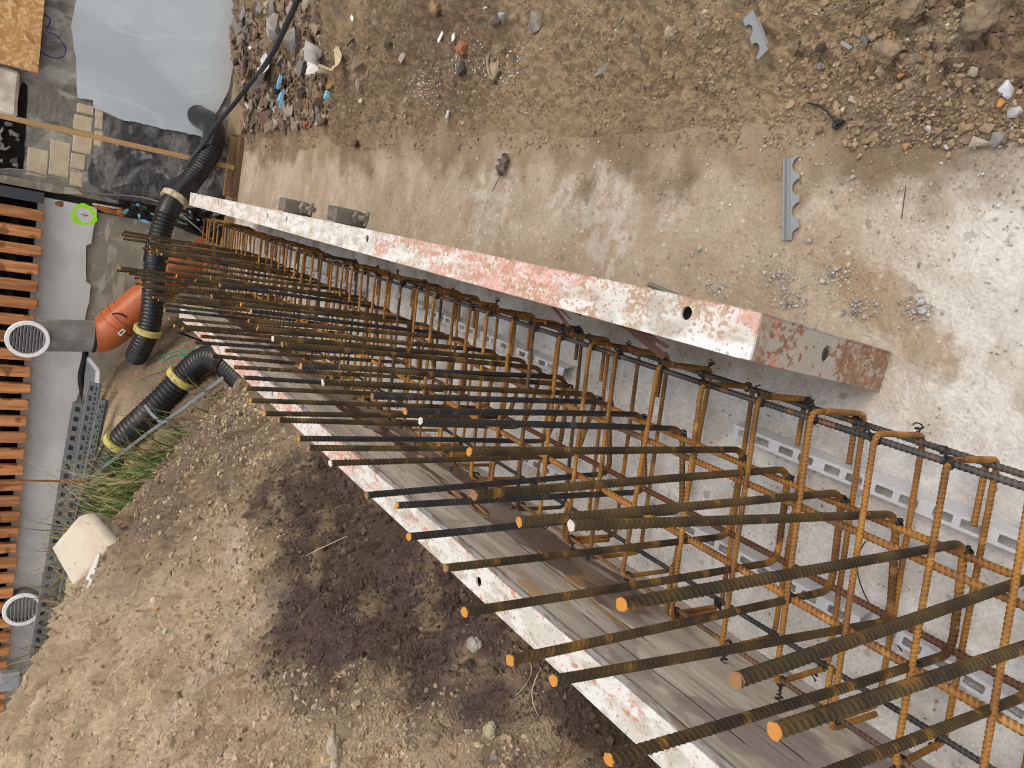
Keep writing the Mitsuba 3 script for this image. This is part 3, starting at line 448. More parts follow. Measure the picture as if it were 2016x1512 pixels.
obj('panel_frame', cat([bx(-0.0805, -0.012, 0.785, 5.30, 0.0, 0.42)] + [bx(-0.0870, -0.0095, yk, yk + 0.006, 0.0, 0.4565) for yk in np.arange(1.12, 5.3, 0.37)] + [bx(-0.082, -0.0085, 0.745, 5.30, z0, z0 + 0.006) for z0 in (0.0, 0.12, 0.33)]), 'm_edge_steel', rp)
sheet = grid(yy[(yy > 0.75) & (yy < 5.3)], stops((0, 0.02), (0.398, 0)), lambda Y, Z: -0.0885 + 0 * Y); sheet.vertices = sheet.vertices[:, [2, 0, 1]]; sheet.invert(); obj('plywood_face', sheet, 'm_ply', rp)
for k in range(8):
    y0 = g.choice([1.08, 1.13, 1.30, 1.36]) + g.normal(0, 0.025); L = g.uniform(0.03, 0.14); zt = g.uniform(0.36, 0.40); a = np.array((-0.089, y0, zt)); b = a + (-g.uniform(0.004, 0.05) * L / 0.1, -L, g.normal(0, 0.25) * L); w = g.uniform(0.003, 0.016)
    obj('torn_veneer', obox((a + b) / 2, (np.linalg.norm(b - a), w, 0.0015), b - a, (0.4, 0, 1), 0.0004), 'm_brown_ply', rp)
for k in [k for k in scene if k.startswith(rp + '__')]: scene[k]['to_world'] = T([[1, 0, 0.062, -0.062 * 0.463], [0, 1, 0, 0], [0, 0, 1, 0], [0, 0, 0, 1]])   # the panel leans a little
# clamps gripping the far part of the right panel
for k, (yc, lab) in enumerate([(2.93, 'cast iron formwork clamp on the right panel, the nearer of the two'), (3.60, 'cast iron formwork clamp on the right panel, the farther of the two')]):
    cl = thing('formwork_clamp', lab, 'clamp', 'clamps on the right panel')
    obj('body', cat([bx(0.004, 0.050, yc - 0.005, yc + 0.095, 0.25, 0.37, 0.010), bx(0.012, 0.058, yc + 0.008, yc + 0.08, 0.275, 0.345, 0.006)] + [bx(0.0, 0.061, yc + 0.012 + 0.028 * j, yc + 0.022 + 0.028 * j, 0.245, 0.375, 0.004) for j in range(3)]), 'm_iron', cl)
    obj('jaw', cat([bx(-0.008, 0.056, yc - 0.042, yc - 0.022, 0.24, 0.385, 0.006), bx(0.014, 0.046, yc - 0.03, yc + 0.0, 0.28, 0.34, 0.004)]), 'm_iron', cl)
    obj('bolt', cat([sweep([(0.03, yc - 0.03, 0.30), (0.032, yc - 0.13, 0.285 - 0.02 * k)], 0.013, 10), sweep([(0.031, yc - 0.058, 0.296), (0.0315, yc - 0.082, 0.292)], 0.027, 6), sweep([(0.002, yc - 0.125, 0.285), (0.062, yc - 0.118, 0.275)], 0.008, 8)]), 'm_edge_steel' if k else 'm_iron', cl)
solo('iron_rod', sweep(np.array([(0.002, 1.158, 0.30), (-0.008, 1.09, 0.295), (-0.02, 1.02, 0.285)]), 0.006, 8), 'm_iron', 'short dark iron rod sticking out behind the right formwork panel', 'rod', smooth=40)

# ---------------------------------------------------------------- reinforcement
RUST, RUSTD, OLIVE, OLIVED, STEEL, STEELD, REDB = (0.46, 0.215, 0.043), (0.17, 0.078, 0.024), (0.108, 0.072, 0.027), (0.036, 0.026, 0.016), (0.115, 0.105, 0.098), (0.05, 0.047, 0.048), (0.185, 0.075, 0.035)
def rebar(path, r, pitch, step, n, a, b, seed, spec=None, hand=1):
    """A ribbed bar along a path, a colour per vertex."""
    c, s = resample(np.asarray(path, float), step); k = len(c); ph = np.linspace(0, 2 * np.pi, n, endpoint=False)
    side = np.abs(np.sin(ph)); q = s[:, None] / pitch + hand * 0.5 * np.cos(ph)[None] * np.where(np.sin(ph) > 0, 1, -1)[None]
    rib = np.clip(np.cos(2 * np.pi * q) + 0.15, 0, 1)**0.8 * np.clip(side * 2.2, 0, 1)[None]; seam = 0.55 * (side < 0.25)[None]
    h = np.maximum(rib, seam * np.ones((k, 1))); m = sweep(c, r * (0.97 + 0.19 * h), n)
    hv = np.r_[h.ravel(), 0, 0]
    col = tint(m.vertices, a, b, 14, seed, spec) * (0.50 + 0.72 * hv)[:, None]  # crests paler as worn; shading of the grooves is put into the colour
    return m, col
zb, zt = 0.060, 0.2336
XG, XO, XB, XT = -0.1793, -0.3516, -0.5275, -0.698
cage = thing('reinforcement_cage', 'flat rusty reinforcement cage of stirrups and long bars between the two formwork panels', 'reinforcement cage')
fine = lambda y: y < 2.3
# long bars: four pairs, top and bottom
def long_bar(x, z, r, a, b, seed, spec=None, mat_='m_rust', bow=0.004, y0=-0.55, y1=6.0):
    Y = np.linspace(y0, y1, 60); g = np.random.default_rng(seed)
    X = x + bow * np.sin(Y * 1.1 + seed) + 0.6 * bow * np.sin(Y * 2.7 + 2 * seed); Z = z + 0.6 * bow * np.sin(Y * 1.7 + 3 * seed)
    p = np.c_[X, Y, Z]; cut = 2.4; near, far = p[Y <= cut], p[Y >= cut - 0.12]
    m1, c1 = rebar(near, r, 0.0095, 0.0026, 9, a, b, seed, spec); m2, c2 = rebar(far, r, 0.02, 0.008, 6, a, b, seed, spec)
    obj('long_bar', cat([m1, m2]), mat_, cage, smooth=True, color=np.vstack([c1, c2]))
long_bar(XG - 0.008, zt - 0.013, 0.0062, STEEL, STEELD, 1, (0.26, 0.12, 0.05), 'm_steel_bar'); long_bar(XG - 0.006, zb + 0.012, 0.0062, STEEL, STEELD, 2, (0.20, 0.10, 0.05), 'm_steel_bar')
long_bar(XO - 0.004, zt - 0.013, 0.0068, (0.34, 0.15, 0.045), (0.15, 0.075, 0.035), 3, (0.42, 0.20, 0.05)); long_bar(XO, zb + 0.012, 0.0070, RUST, (0.24, 0.10, 0.03), 4, (0.46, 0.22, 0.06))
long_bar(XB, zt - 0.013, 0.0076, (0.46, 0.20, 0.045), (0.25, 0.11, 0.035), 5, (0.50, 0.26, 0.08)); long_bar(XB - 0.002, zb + 0.012, 0.0068, REDB, (0.12, 0.052, 0.03), 6, (0.26, 0.12, 0.05))
long_bar(XT + 0.008, zb + 0.012, 0.0056, STEELD, (0.085, 0.08, 0.08), 7, (0.14, 0.08, 0.05), 'm_steel_bar'); long_bar(XT + 0.006, zt - 0.013, 0.0048, (0.21, 0.115, 0.06), (0.11, 0.07, 0.045), 8, (0.3, 0.15, 0.05))
# closed stirrups, each with a lapped tail
SY = [0.115, 0.24, 0.36, 0.48, 0.604, 0.727, 0.847, 0.991, 1.131]
g = np.random.default_rng(3)
while SY[-1] < 5.85: SY.append(SY[-1] + (0.125 + g.normal(0, 0.010)))
def stirrup(y, i):
    g = np.random.default_rng(100 + i); sk = -0.075 + g.normal(0, 0.012); jr, jl, dz = g.normal(0, 0.004, 3)
    P = lambda x, z, dy=0.0: (x, y + sk * (XG - x) / (XG - XT) + dy, z + dz)
    xr, xl, z0, z1 = XG + 0.004 + jr, XT - 0.006 + jl, zb - 0.009, zt + 0.003; tail = g.uniform(0.09, 0.13)
    if i % 3 != 1:      # the tail lies beside the bottom leg at the right-hand corner
        pts = [P(xr - tail, z0 + .002, 0.014), P(xr, z0 + .002, 0.012), P(xr, z1, 0.003), P(xl, z1), P(xl, z0, -0.002), P(xr + .004, z0, -0.004), P(xr + .006, z1 - 0.03, -0.010)]
    else:               # or at the left-hand corner
        pts = [P(xl + tail, z1 - .002, 0.013), P(xl - .002, z1 - .002, 0.013), P(xl, z0, 0.002), P(xr, z0), P(xr, z1), P(xl - .004, z1, -0.003), P(xl - .004, z0 + 0.035, -0.010)]
    path = fillet(pts, 0.024, 6); near = y < 2.3
    t = g.random(); a = np.array(RUST) * (0.85 + 0.3 * t); b = np.array(RUSTD) * (0.9 + 0.8 * g.random())
    if i % 7 == 5 and y > 1.3: a, b = np.array(RUSTD) * 1.2, np.array(STEELD)
    m, c = rebar(path, 0.0055, 0.0082 if near else 0.018, 0.0024 if near else 0.006, 8 if near else 6, a, b, 200 + i, (0.50, 0.25, 0.06), 1 if i % 2 else -1)
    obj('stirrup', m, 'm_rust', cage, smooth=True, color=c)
    return P
PS = [stirrup(y, i) for i, y in enumerate(SY)]
# tie wire: turns round the crossing and a twisted tail
def tie(seed, tail=True):
    g = np.random.default_rng(seed); t = np.linspace(0, 2 * np.pi * 2.3, 50); r = 0.0100
    a = np.c_[r * np.cos(t), 0.004 * np.sin(t * 0.5) + 0.003 * t / 6 - 0.004, r * np.sin(t)]; b = np.c_[0.003 * t / 6 - 0.004, r * np.cos(t + 1), r * np.sin(t + 1)]
    ms = [sweep(a, 0.0017, 5), sweep(b, 0.0017, 5)]
    if tail:
        d = np.array([g.uniform(0.2, 1), g.normal(0, 0.5), g.uniform(0.1, 0.7)]); d /= np.linalg.norm(d); L = g.uniform(0.016, 0.030); u = np.linspace(0, 1, 34); e = np.cross(d, [0, 0.3, 1]); e /= np.linalg.norm(e); f = np.cross(d, e); w = 0.0022 + 0.007 * np.clip(u - 0.55, 0, 1) * 2
        ph = u * 2 * np.pi * g.uniform(2.5, 4); ms.append(sweep(d * (0.009 + L * u[:, None]) + w[:, None] * (np.cos(ph)[:, None] * e + np.sin(ph)[:, None] * f), 0.0015, 5))
        ms.append(sweep(d * (0.009 + 0.8 * L * u[:, None]) - w[:, None] * (np.cos(ph)[:, None] * e + np.sin(ph)[:, None] * f), 0.0015, 5))
    return mikit.ply(cat(ms), 'm_wire', True)
ties = [tie(40 + k) for k in range(9)]; plain = [tie(60 + k, False) for k in range(2)]
def put_tie(x, y, z, flip=1, knot=True):
    g = rng; d = ties[g.integers(len(ties))] if knot else plain[g.integers(2)]
    obj('tie_wire', d, None, cage, to_world=T().translate([float(x), float(y), float(z)]).rotate([0, 0, 1], float(g.uniform(-40, 40)) + (180 if flip < 0 else 0)).rotate([0, 1, 0], float(g.uniform(-25, 25))))
for i, (y, P) in enumerate(zip(SY, PS)):
    if y > 3.6: break
    q = P(XG - 0.005, zt - 0.010); put_tie(q[0], q[1] + 0.004, q[2], 1)
    q = P(XG - 0.004, zb + 0.006); put_tie(q[0], q[1] + 0.004, q[2], 1, i % 2 == 0)
    q = P(XT + 0.002, zt - 0.014); put_tie(q[0], q[1], q[2] - 0.004, -1)
    if i % 2: q = P(XT + 0.006, zb + 0.006); put_tie(q[0], q[1], q[2], -1)
    if i % 2 and y < 2.6: q = P(XB, zt - 0.012); put_tie(q[0], q[1] + 0.004, q[2], 1, False)

# starter bars: L-shaped, wired to the bottom long bars, in two rows
RN = [(-0.36, 0.288, 0.919, -0.335, 0.236), (-0.34, 0.335, 0.92, -0.335, 0.357), (-0.34, 0.48, 0.93, -0.335, 0.478), (-0.310, 0.616, 0.899, -0.333, 0.603), (-0.345, 0.708, 0.906, -0.333, 0.716), (-0.347, 0.811, 0.915, -0.330, 0.845), (-0.331, 0.958, 0.836, -0.326, 0.965), (-0.339, 1.161, 0.821, -0.336, 1.155), (-0.345, 1.247, 0.81, -0.34, 1.295), (-0.372, 1.463, 0.782, -0.345, 1.43)]
RF = [(1.617, .807), (1.5, .889), (1.62, .90), (1.754, .906), (1.85, .90), (2.0, .898), (2.355, .819), (2.51, .81), (2.70, .787), (2.60, .886), (2.865, .799), (3.075, .787), (3.153, .825), (2.22, .86), (3.25, .88), (3.36, .89), (3.458, .881), (3.666, .85), (3.78, .856), (4.003, .836), (3.90, .857), (4.382, .815), (4.50, .81), (4.26, .87), (4.634, .864), (4.76, .90), (5.157, .864), (4.13, .85), (4.9, .88), (5.03, .87)]
LN = [(-0.50, 0.335, 0.90, -0.535, 0.319), (-0.522, 0.460, 0.913, -0.535, 0.443), (-0.515, 0.594, 0.889, -0.535, 0.557), (-0.535, 0.675, 0.897, -0.535, 0.681), (-0.535, 0.805, 0.893, -0.535, 0.812), (-0.54, 0.951, 0.842, -0.535, 0.946), (-0.543, 1.085, 0.845, -0.535, 1.093), (-0.542, 1.229, 0.80, -0.535, 1.225), (-0.548, 1.303, 0.835, -0.535, 1.366), (-0.546, 1.496, 0.842, -0.535, 1.515)]
LF = [(1.60, .857), (1.66, .863), (1.80, .87), (1.90, .878), (2.02, .882), (2.28, .835), (2.427, .828), (2.66, .802), (2.55, .873), (2.15, .86), (2.93, .829), (2.82, .874), (3.065, .87), (3.19, .878), (3.349, .87), (3.46, .872), (3.596, .852), (3.756, .85), (3.95, .842), (4.06, .85), (4.541, .818), (4.66, .837), (4.78, .85), (4.90, .88), (5.126, .872), (4.2, .86), (4.32, .85), (5.02, .87), (4.43, .86)]
g = np.random.default_rng(8)
def row(near, far, x0):
    out = list(near)
    for y, z in sorted(far): out.append((x0 + g.normal(0, 0.010), y, z, x0 + 0.01 + g.normal(0, 0.006), y + g.normal(0, 0.012)))
    return out
words = ['very', 'second', 'third', 'fourth', 'fifth', 'sixth', 'seventh', 'eighth', 'ninth', 'tenth', 'eleventh', 'twelfth', 'thirteenth', 'fourteenth', 'fifteenth', 'sixteenth', 'seventeenth', 'eighteenth', 'nineteenth', 'twentieth']
def nth(i): return words[i] + ' ' if i < 20 else f'{i + 1}{"st" if i % 10 == 0 and i != 10 else "nd" if i % 10 == 1 and i != 11 else "rd" if i % 10 == 2 and i != 12 else "th"} '
def starter(i, rs, ls):
    """One U-shaped bar: an upright in each row, joined along the bottom of the cage."""
    g = np.random.default_rng(500 + i); near = rs[4] < 2.3; zc = 0.066
    tops = [np.array(s[:3]) for s in (rs, ls)]; feet = [np.array((s[3], s[4], zc)) for s in (rs, ls)]
    mids = [(t + f) / 2 + g.normal(0, 0.0012, 3) for t, f in zip(tops, feet)]
    path = fillet([tops[0], mids[0], feet[0], feet[1], mids[1], tops[1]], 0.042, 8)
    dark = i in (7, 8, 9, 12, 17, 21, 26); ends = ['white' if i in (3, 7, 10, 14) else 'dull brown' if g.random() < 0.3 else 'orange', 'white' if i == 10 else 'dull brown' if g.random() < 0.3 else 'orange']
    a, b = (STEELD, (0.035, 0.033, 0.036)) if dark else (np.array(OLIVE) * g.uniform(0.75, 1.25), np.array(OLIVED) * g.uniform(0.8, 1.4))
    t = thing('starter_bar', f'{"dark grey" if dark else "rusty brown"} U-shaped ribbed starter bar, {ends[0]} end in right row, {nth(i)}nearest of all', 'starter bar', 'U-shaped starter bars standing in two rows')
    m, c = rebar(path, 0.0070, 0.0098 if near else 0.021, 0.0026 if near else 0.0065, 10 if near else 7, a, b, 900 + i, (0.24, 0.13, 0.03) if not dark else (0.09, 0.085, 0.085), 1 if g.random() < .5 else -1)
    low = np.clip((0.13 - m.vertices[:, 2]) / 0.05, 0, 1)[:, None]; c = c * (1 - low) + low * tint(m.vertices, np.array(RUST) * 0.5, np.array(RUSTD) * 0.8, 14, 5) * np.clip(c.mean(1, keepdims=True) / c.mean(), 0.3, 1.9)
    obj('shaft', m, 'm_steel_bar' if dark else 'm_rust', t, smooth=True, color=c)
    for top, mid, end in zip(tops, mids, ends):
        d = (top - mid) / np.linalg.norm(top - mid); e = disc((0, 0, 0), (0, 0, 1), 0.0075); e.vertices *= 1 + 0.09 * rng.normal(size=(len(e.vertices), 1)); e.apply_transform(trimesh.geometry.align_vectors([0, 0, 1], d + 0.12 * rng.normal(size=3))); e.apply_translation(top + d * 0.0007)
        obj('cut_end', e, {'white': 'm_cut_white', 'orange': 'm_cut_orange'}.get(end, 'm_cut_dull'), t)
    if rs[4] < 2.6: put_tie(XO + 0.004, rs[4] - 0.008, zb + 0.008, 1, False)
LN = [(-0.49, 0.225, 0.90, -0.535, 0.20)] + LN
for i, (rs, ls) in enumerate(zip(row(RN, RF, -0.338), row(LN, LF, -0.542))): starter(i, rs, ls)

# plastic strip spacers under the cage
def spacer(x0, y0, x1, y1, label):
    L = math.hypot(x1 - x0, y1 - y0); holes = []; u = 0.016; k = 0
    while u + 0.036 < L - 0.01: holes.append(sbox(u, -0.0085, u + 0.036, 0.0075).buffer(-0.003).buffer(0.003, 4).exterior.coords); u += 0.050 + 0.014 * (k % 2); k += 1
    top = prism([(0, -0.0155), (L, -0.0155), (L, 0.0145), (0, 0.0145)], 0.002, holes); top.apply_translation((0, 0, 0.040))
    n = max(4, int(L / 0.07)); e = [(L * j / (4 * n), 0.008 if j % 4 in (1, 2) else 0.0) for j in range(4 * n + 1)]
    sk = prism([(0, 0.0398)] + e + [(L, 0.0398)], 0.0016); a = sk.copy(); A = np.array([[1, 0, 0, 0], [0, 0, -1, 0.0142], [0, 1, 0, 0], [0, 0, 0, 1.0]]); a.apply_transform(A); b = a.copy(); b.apply_translation((0, -0.0275, 0)); b.vertices[:, 1] -= 0.006 * (0.04 - b.vertices[:, 2]) / 0.04; a.vertices[:, 1] += 0.010 * (0.04 - a.vertices[:, 2]) / 0.04
    m = cat([top, a, b]); A = np.eye(4); d = np.array([x1 - x0, y1 - y0]) / L; A[:2, 0] = d; A[:2, 1] = (-d[1], d[0]); A[:3, 3] = (x0, y0, 0.001); m.apply_transform(A)
    solo('spacer_strip', m, 'm_spacer', label, 'spacer', 'plastic spacer strips under the cage')
spacer(-0.297, 1.025, -0.318, 0.02, 'pale grey slotted spacer strip nearest on the right side, under the cage')
spacer(-0.283, 2.74, -0.318, 1.68, 'pale grey slotted spacer strip in the middle of the right side, under the cage')
spacer(-0.315, 4.26, -0.322, 3.28, 'pale grey slotted spacer strip far along the right side under the cage')
spacer(-0.640, 1.86, -0.632, 1.50, 'short pale grey slotted spacer strip beside the middle of the plywood face')
spacer(-0.578, 1.16, -0.582, 0.62, 'pale grey slotted spacer strip on the slab, near left side of the cage')
spacer(-0.560, 0.60, -0.605, 0.05, 'pale grey slotted spacer strip nearest to the viewer on the left side of the cage')

# ---------------------------------------------------------------- the house on the left and the old wall on the right
house = thing('house', 'white rendered house with upright cedar slats above a rough grey-brown base', 'house')
xr = -0.335
for k in range(46):
    x0 = -0.325 - 0.131 * (k + 1) + 0.131 * 0.2; zb_ = 1.222 + 0.006 * math.sin(k * 2.3) + 0.02 * k / 46 * 0
    obj('slat', bx(x0, x0 + 0.080, 6.345, 6.395, zb_ - 0.0006 * k, 3.2, 0.004), 'm_cedar', house)
obj('slat_rail', cat([bx(-6.4, -0.33, 6.3955, 6.43, 1.36, 1.41), bx(-6.4, -0.33, 6.3955, 6.43, 2.2, 2.25)]), 'm_dark', house)
obj('dark_backing', bx(-6.5, -0.21, 6.452, 6.9, 1.262, 3.3), 'm_dark', house)
edge = [(-6.5, 1.26), (-6.5, 0.93)] + [(x, 0.885 + 0.010 * math.sin(x * 9) + 0.02 * (f3(np.array([[x * 11, 2.0, 5.0]]), 3)[0] - 0.5) + (0.035 if -0.55 > x > -0.85 else 0)) for x in np.arange(-6.4, -0.26, 0.02)] + [(-0.262, 0.90), (-0.255, 1.26)]
obj('plinth_render', on_wall(prism(edge, 0.026), 6.475), 'm_render', house)
obj('rough_base', bx(-6.5, -0.30, 6.474, 6.9, -0.3, 1.0), 'm_base', house, label='rough grey-brown base under the white plinth')
obj('corner_flashing', cat([bx(-0.298, -0.225, 6.33, 6.347, 1.228, 3.3, 0.003), bx(-0.232, -0.222, 6.347, 6.45, 1.228, 3.3)]), 'm_flashing', house)
obj('roof', bx(-6.6, -0.2, 6.1, 9.0, 3.3, 3.42, 0.01), 'm_flashing', house)
obj('wall_core', bx(-6.5, -0.21, 6.902, 9.0, -0.3, 3.3), 'm_render', house)
# sprayed ring and survey cross on the plinth
t = np.linspace(0, 2 * np.pi, 60, endpoint=False); ro = 0.084 + 0.006 * np.sin(3 * t + 1) + 0.003 * np.sin(9 * t); ri = 0.058 + 0.005 * np.sin(2 * t) + 0.003 * np.sin(7 * t)
cs, sn = np.cos(t), np.sin(t)
obj('sprayed_ring', on_wall(prism(Polygon(np.c_[-0.333 + ro * cs * 0.95, 0.962 + ro * sn], [np.c_[-0.333 + ri * cs * 0.95, 0.962 + ri * sn]]), 0.0015), 6.449), 'm_spray', house, label='fluorescent green sprayed ring round a small survey cross')
obj('survey_cross', cat([bx(-0.336, -0.332, 6.4472, 6.449, 0.935, 0.985), bx(-0.352, -0.316, 6.4472, 6.449, 0.957, 0.960), bx(-0.344, -0.326, 6.4472, 6.449, 0.944, 0.947)]), 'm_dark', house)
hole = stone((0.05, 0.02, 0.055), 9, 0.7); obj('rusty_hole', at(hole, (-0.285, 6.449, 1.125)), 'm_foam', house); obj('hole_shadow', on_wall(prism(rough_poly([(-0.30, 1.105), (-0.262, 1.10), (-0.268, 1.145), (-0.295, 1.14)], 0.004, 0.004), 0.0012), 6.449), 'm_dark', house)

wall = thing('old_wall', 'old neighbouring wall of patched concrete, bricks, tar and pale blue plaster', 'wall')
obj('wall_body', bx(-0.205, 3.6, 6.45, 6.9, -0.3, 3.3), 'm_oldwall', wall)
pl = rough_poly([(2.2, 1.15), (1.157, 1.133), (0.979, 1.15), (0.75, 1.10), (0.501, 1.074), (0.515, 0.903), (0.45, 0.85), (0.43, 0.80), (0.45, 0.568), (0.445, 0.29), (0.47, 0.217), (0.687, 0.107), (0.849, 0.05), (1.171, 0.03), (2.2, 0.03)], 0.02, 0.0045, 4, 14)
obj('plaster_coat', on_wall(prism(pl, 0.014), 6.4495), 'm_plaster', wall, label='pale blue-grey trowelled plaster coat')
obj('plaster_edge', on_wall(prism(Polygon(rough_poly([(0.46, 0.97), (0.53, 0.97), (0.475, 0.75), (0.47, 0.45), (0.50, 0.2), (0.445, 0.2), (0.43, 0.5), (0.425, 0.8)], 0.012, 0.012, 8, 30).exterior), 0.02), 6.4495), 'm_plaster', wall)
tr = rough_poly([(0.50, 0.91), (0.43, 0.80), (0.455, 0.40), (0.46, 0.05), (0.37, -0.1), (0.02, -0.1), (-0.09, 0.135), (-0.12, 0.40), (-0.19, 0.72), (-0.165, 0.90), (-0.13, 0.965), (0.10, 0.955), (0.19, 0.88), (0.35, 0.885)], 0.015, 0.012, 6, 20)
obj('tar_coat', on_wall(prism(tr, 0.006), 6.4495), 'm_tar', wall, label='black tar coat smeared over the masonry')
for k, q in enumerate([(-0.12, 0.08, 1.216, 1.345), (-0.085, 0.165, 1.085, 1.212), (0.275, 0.385, 0.962, 1.085), (0.115, 0.24, 0.952, 1.076), (-0.005, 0.105, 0.985, 1.082), (-0.135, -0.03, 0.99, 1.075), (0.40, 0.465, 0.962, 1.07), (0.19, 0.30, 0.888, 0.944), (0.315, 0.43, 0.896, 0.95), (0.395, 0.49, 0.90, 0.955)]):
    b = bx(q[0], q[1], 6.440 + 0.003 * (k % 3), 6.47, q[2], q[3], 0.006); b = trimesh.Trimesh(*trimesh.remesh.subdivide(*trimesh.remesh.subdivide(b.vertices, b.faces))); b.vertices += 0.004 * (n3(b.vertices * 45, k)[:, None] - 0.5) * np.array([1, 1, 1]); obj('brick', b, 'm_brick', wall, smooth=35)
b = bx(0.26, 0.575, 6.40, 6.47, 1.425, 1.62, 0.02); b = trimesh.Trimesh(*trimesh.remesh.subdivide(*trimesh.remesh.subdivide(*trimesh.remesh.subdivide(b.vertices, b.faces)))); b.vertices += 0.016 * (f3(b.vertices * 14, 3)[:, None] - 0.5); obj('whitewashed_block', b, 'm_block', wall, smooth=35, label='whitewashed stone block above the dark cavity')
obj('cavity', on_wall(prism(rough_poly([(0.235, 1.70), (0.25, 1.44), (0.52, 1.41), (0.50, 1.375), (-0.09, 1.362), (-0.15, 1.70)], 0.015, 0.01, 3, 20), 0.004), 6.4495), 'm_dark', wall)
g = np.random.default_rng(12)
for k in range(16): obj('cavity_rubble', at(turned(stone(tuple(g.uniform(0.02, 0.06, 3)), 300 + k, 0.5), *g.uniform(0, 3, 3)), (g.uniform(-0.1, 0.22), 6.435, g.uniform(1.39, 1.56))), 'm_oldwall' if k % 3 else 'm_tar', wall)
obj('timber_strip', on_wall(prism([(-0.205, 1.8), (-0.155, 1.8), (-0.148, 1.03), (-0.185, 0.98), (-0.21, 1.15)], 0.025), 6.4495), 'm_base', wall)
# the gap between house and wall: crumpled black membrane with blue insulation and brown foam
gap = thing('gap_seal', 'crumpled black membrane with blue insulation scraps in the gap between house and old wall', 'seal')
v = grid(np.linspace(0, 1, 46), np.linspace(0, 1, 60), lambda U, V: 0 * U); U, V = v.vertices[:, 0], v.vertices[:, 1]
xl, xr_ = np.interp(V, [0, .25, .6, 1], [-0.42, -0.36, -0.285, -0.215]), np.interp(V, [0, .25, .6, 1], [0.02, -0.10, -0.16, -0.165])
zz_ = -0.15 + 0.90 * V; xx = xl + (xr_ - xl) * U; bump = np.sin(np.pi * U)**0.5 * (0.03 + 0.10 * np.abs(f3(np.c_[xx * 11, zz_ * 9, 0 * xx], 4, 3) - 0.45) * 2)
obj('membrane', trimesh.Trimesh(np.c_[xx, 6.452 - bump, zz_], v.faces, process=False), 'm_membrane', gap, smooth=25)
for k, (x, z, sx, sz) in enumerate([(-0.245, 0.70, .05, .05), (-0.30, 0.56, .03, .10), (-0.27, 0.60, .045, .03), (-0.185, 0.62, .03, .03), (-0.235, 0.50, .02, .05), (-0.16, 0.24, .03, .025), (-0.21, 0.18, .02, .03), (-0.12, 0.12, .03, .02), (-0.30, 0.44, .02, .03)]):
    obj('insulation_scrap', at(turned(stone((sx, 0.012, sz), 340 + k, 0.8), 0.2 * k, 0.1, 0.3), (x, 6.375, z)), 'm_blue_foam', gap)
obj('brown_foam', at(turned(stone((0.045, 0.03, 0.19), 360, 0, 3), 0, 0.1, 0), (-0.268, 6.43, 0.81)), 'm_foam', gap, smooth=True); obj('brown_foam', at(stone((0.075, 0.05, 0.06), 361, 0, 3), (-0.268, 6.42, 0.722)), 'm_foam', gap, smooth=True)
obj('white_strip', bx(-0.246, -0.232, 6.425, 6.446, 0.735, 0.915, 0.003), 'm_cream', gap)

# chipboard, blue wire, batten, notched plank
ob = bx(0.588, 1.85, 6.372, 6.387, 1.323, 2.4, 0.001); A = trimesh.transformations.rotation_matrix(0.007, [0, 1, 0], [0.588, 6.38, 1.323]); ob.apply_transform(A)
solo('chipboard_sheet', ob, 'm_osb', 'tan chipboard sheet fixed high on the old wall', 'board')
solo('wire_loop', sweep(spline([(0.986, 6.40, 1.335), (0.926, 6.40, 1.286), (0.885, 6.39, 1.295), (0.878, 6.39, 1.246), (0.851, 6.40, 1.205), (0.80, 6.40, 1.172), (0.754, 6.40, 1.182), (0.726, 6.40, 1.226), (0.726, 6.40, 1.272), (0.735, 6.40, 1.34)], 90), 0.0042, 6), 'm_blue_wire', 'dark blue wire loop hanging below the chipboard sheet', 'wire', smooth=True)
solo('batten', obox((0.241, 6.11, 0.86), (1.66, 0.036, 0.022), (-0.005, 0.2, 1.60), (0, -1, 0), 0.002), 'm_lath', 'thin wooden batten leaning upright against the old wall', 'batten')
nk = thing('notched_plank', 'brown notched plank with a row of teeth lying behind the far slab edge', 'plank')
cut = Polygon([(0.03, 0), (0.485, 0), (0.485, 0.13), (0.03, 0.13)])
for k in range(22): cut = cut.difference(sbox(0.040 + 0.0204 * k, 0.075, 0.049 + 0.0204 * k, 0.2))
c = prism(cut, 0.05); c.apply_translation((0, 5.985, -0.028)); obj('toothed_board', c, 'm_plank', nk)
obj('pale_lath', bx(0.02, 0.485, 6.155, 6.19, -0.028, 0.055, 0.003), 'm_lath', nk)

# ---------------------------------------------------------------- vent, hoses, cables
def grille(parent, c, Rr, nslat, turn=0.0):
    f = ring((0, 0, 0), (0, 1, 0), Rr * 0.80, Rr, 0.022, 40); sl = []
    for k in range(nslat):
        z = (k + 0.5 - nslat / 2) * 1.6 * Rr / nslat; w = 2 * math.sqrt(max((Rr * 0.81)**2 - z * z, 1e-6)); sl.append((z, w))
    A = trimesh.transformations.rotation_matrix(turn, [0, 0, 1]); A[:3, 3] = c
    f.apply_transform(A); fr = obj('grille_frame', f, 'm_white_plastic', parent, smooth=30)
    d = trimesh.creation.cylinder(Rr * 0.79, 0.004, sections=40); d.apply_transform(trimesh.geometry.align_vectors([0, 0, 1], [0, 1, 0])); d.apply_translation((0, 0.016, 0)); d.apply_transform(A); obj('grille_back', d, 'm_dark', fr)
    for z, w in sl:
        b = bx(-w / 2, w / 2, -0.010, 0.010, -0.0015, 0.0015); b.apply_transform(trimesh.transformations.rotation_matrix(-0.75, [1, 0, 0])); b.apply_translation((0, 0.002, z)); b.apply_transform(A); obj('louvre', b, 'm_louvre', fr)
vp = thing('vent_pipe', 'grey upright vent pipe with round white grille and orange bend beside the house', 'vent pipe')
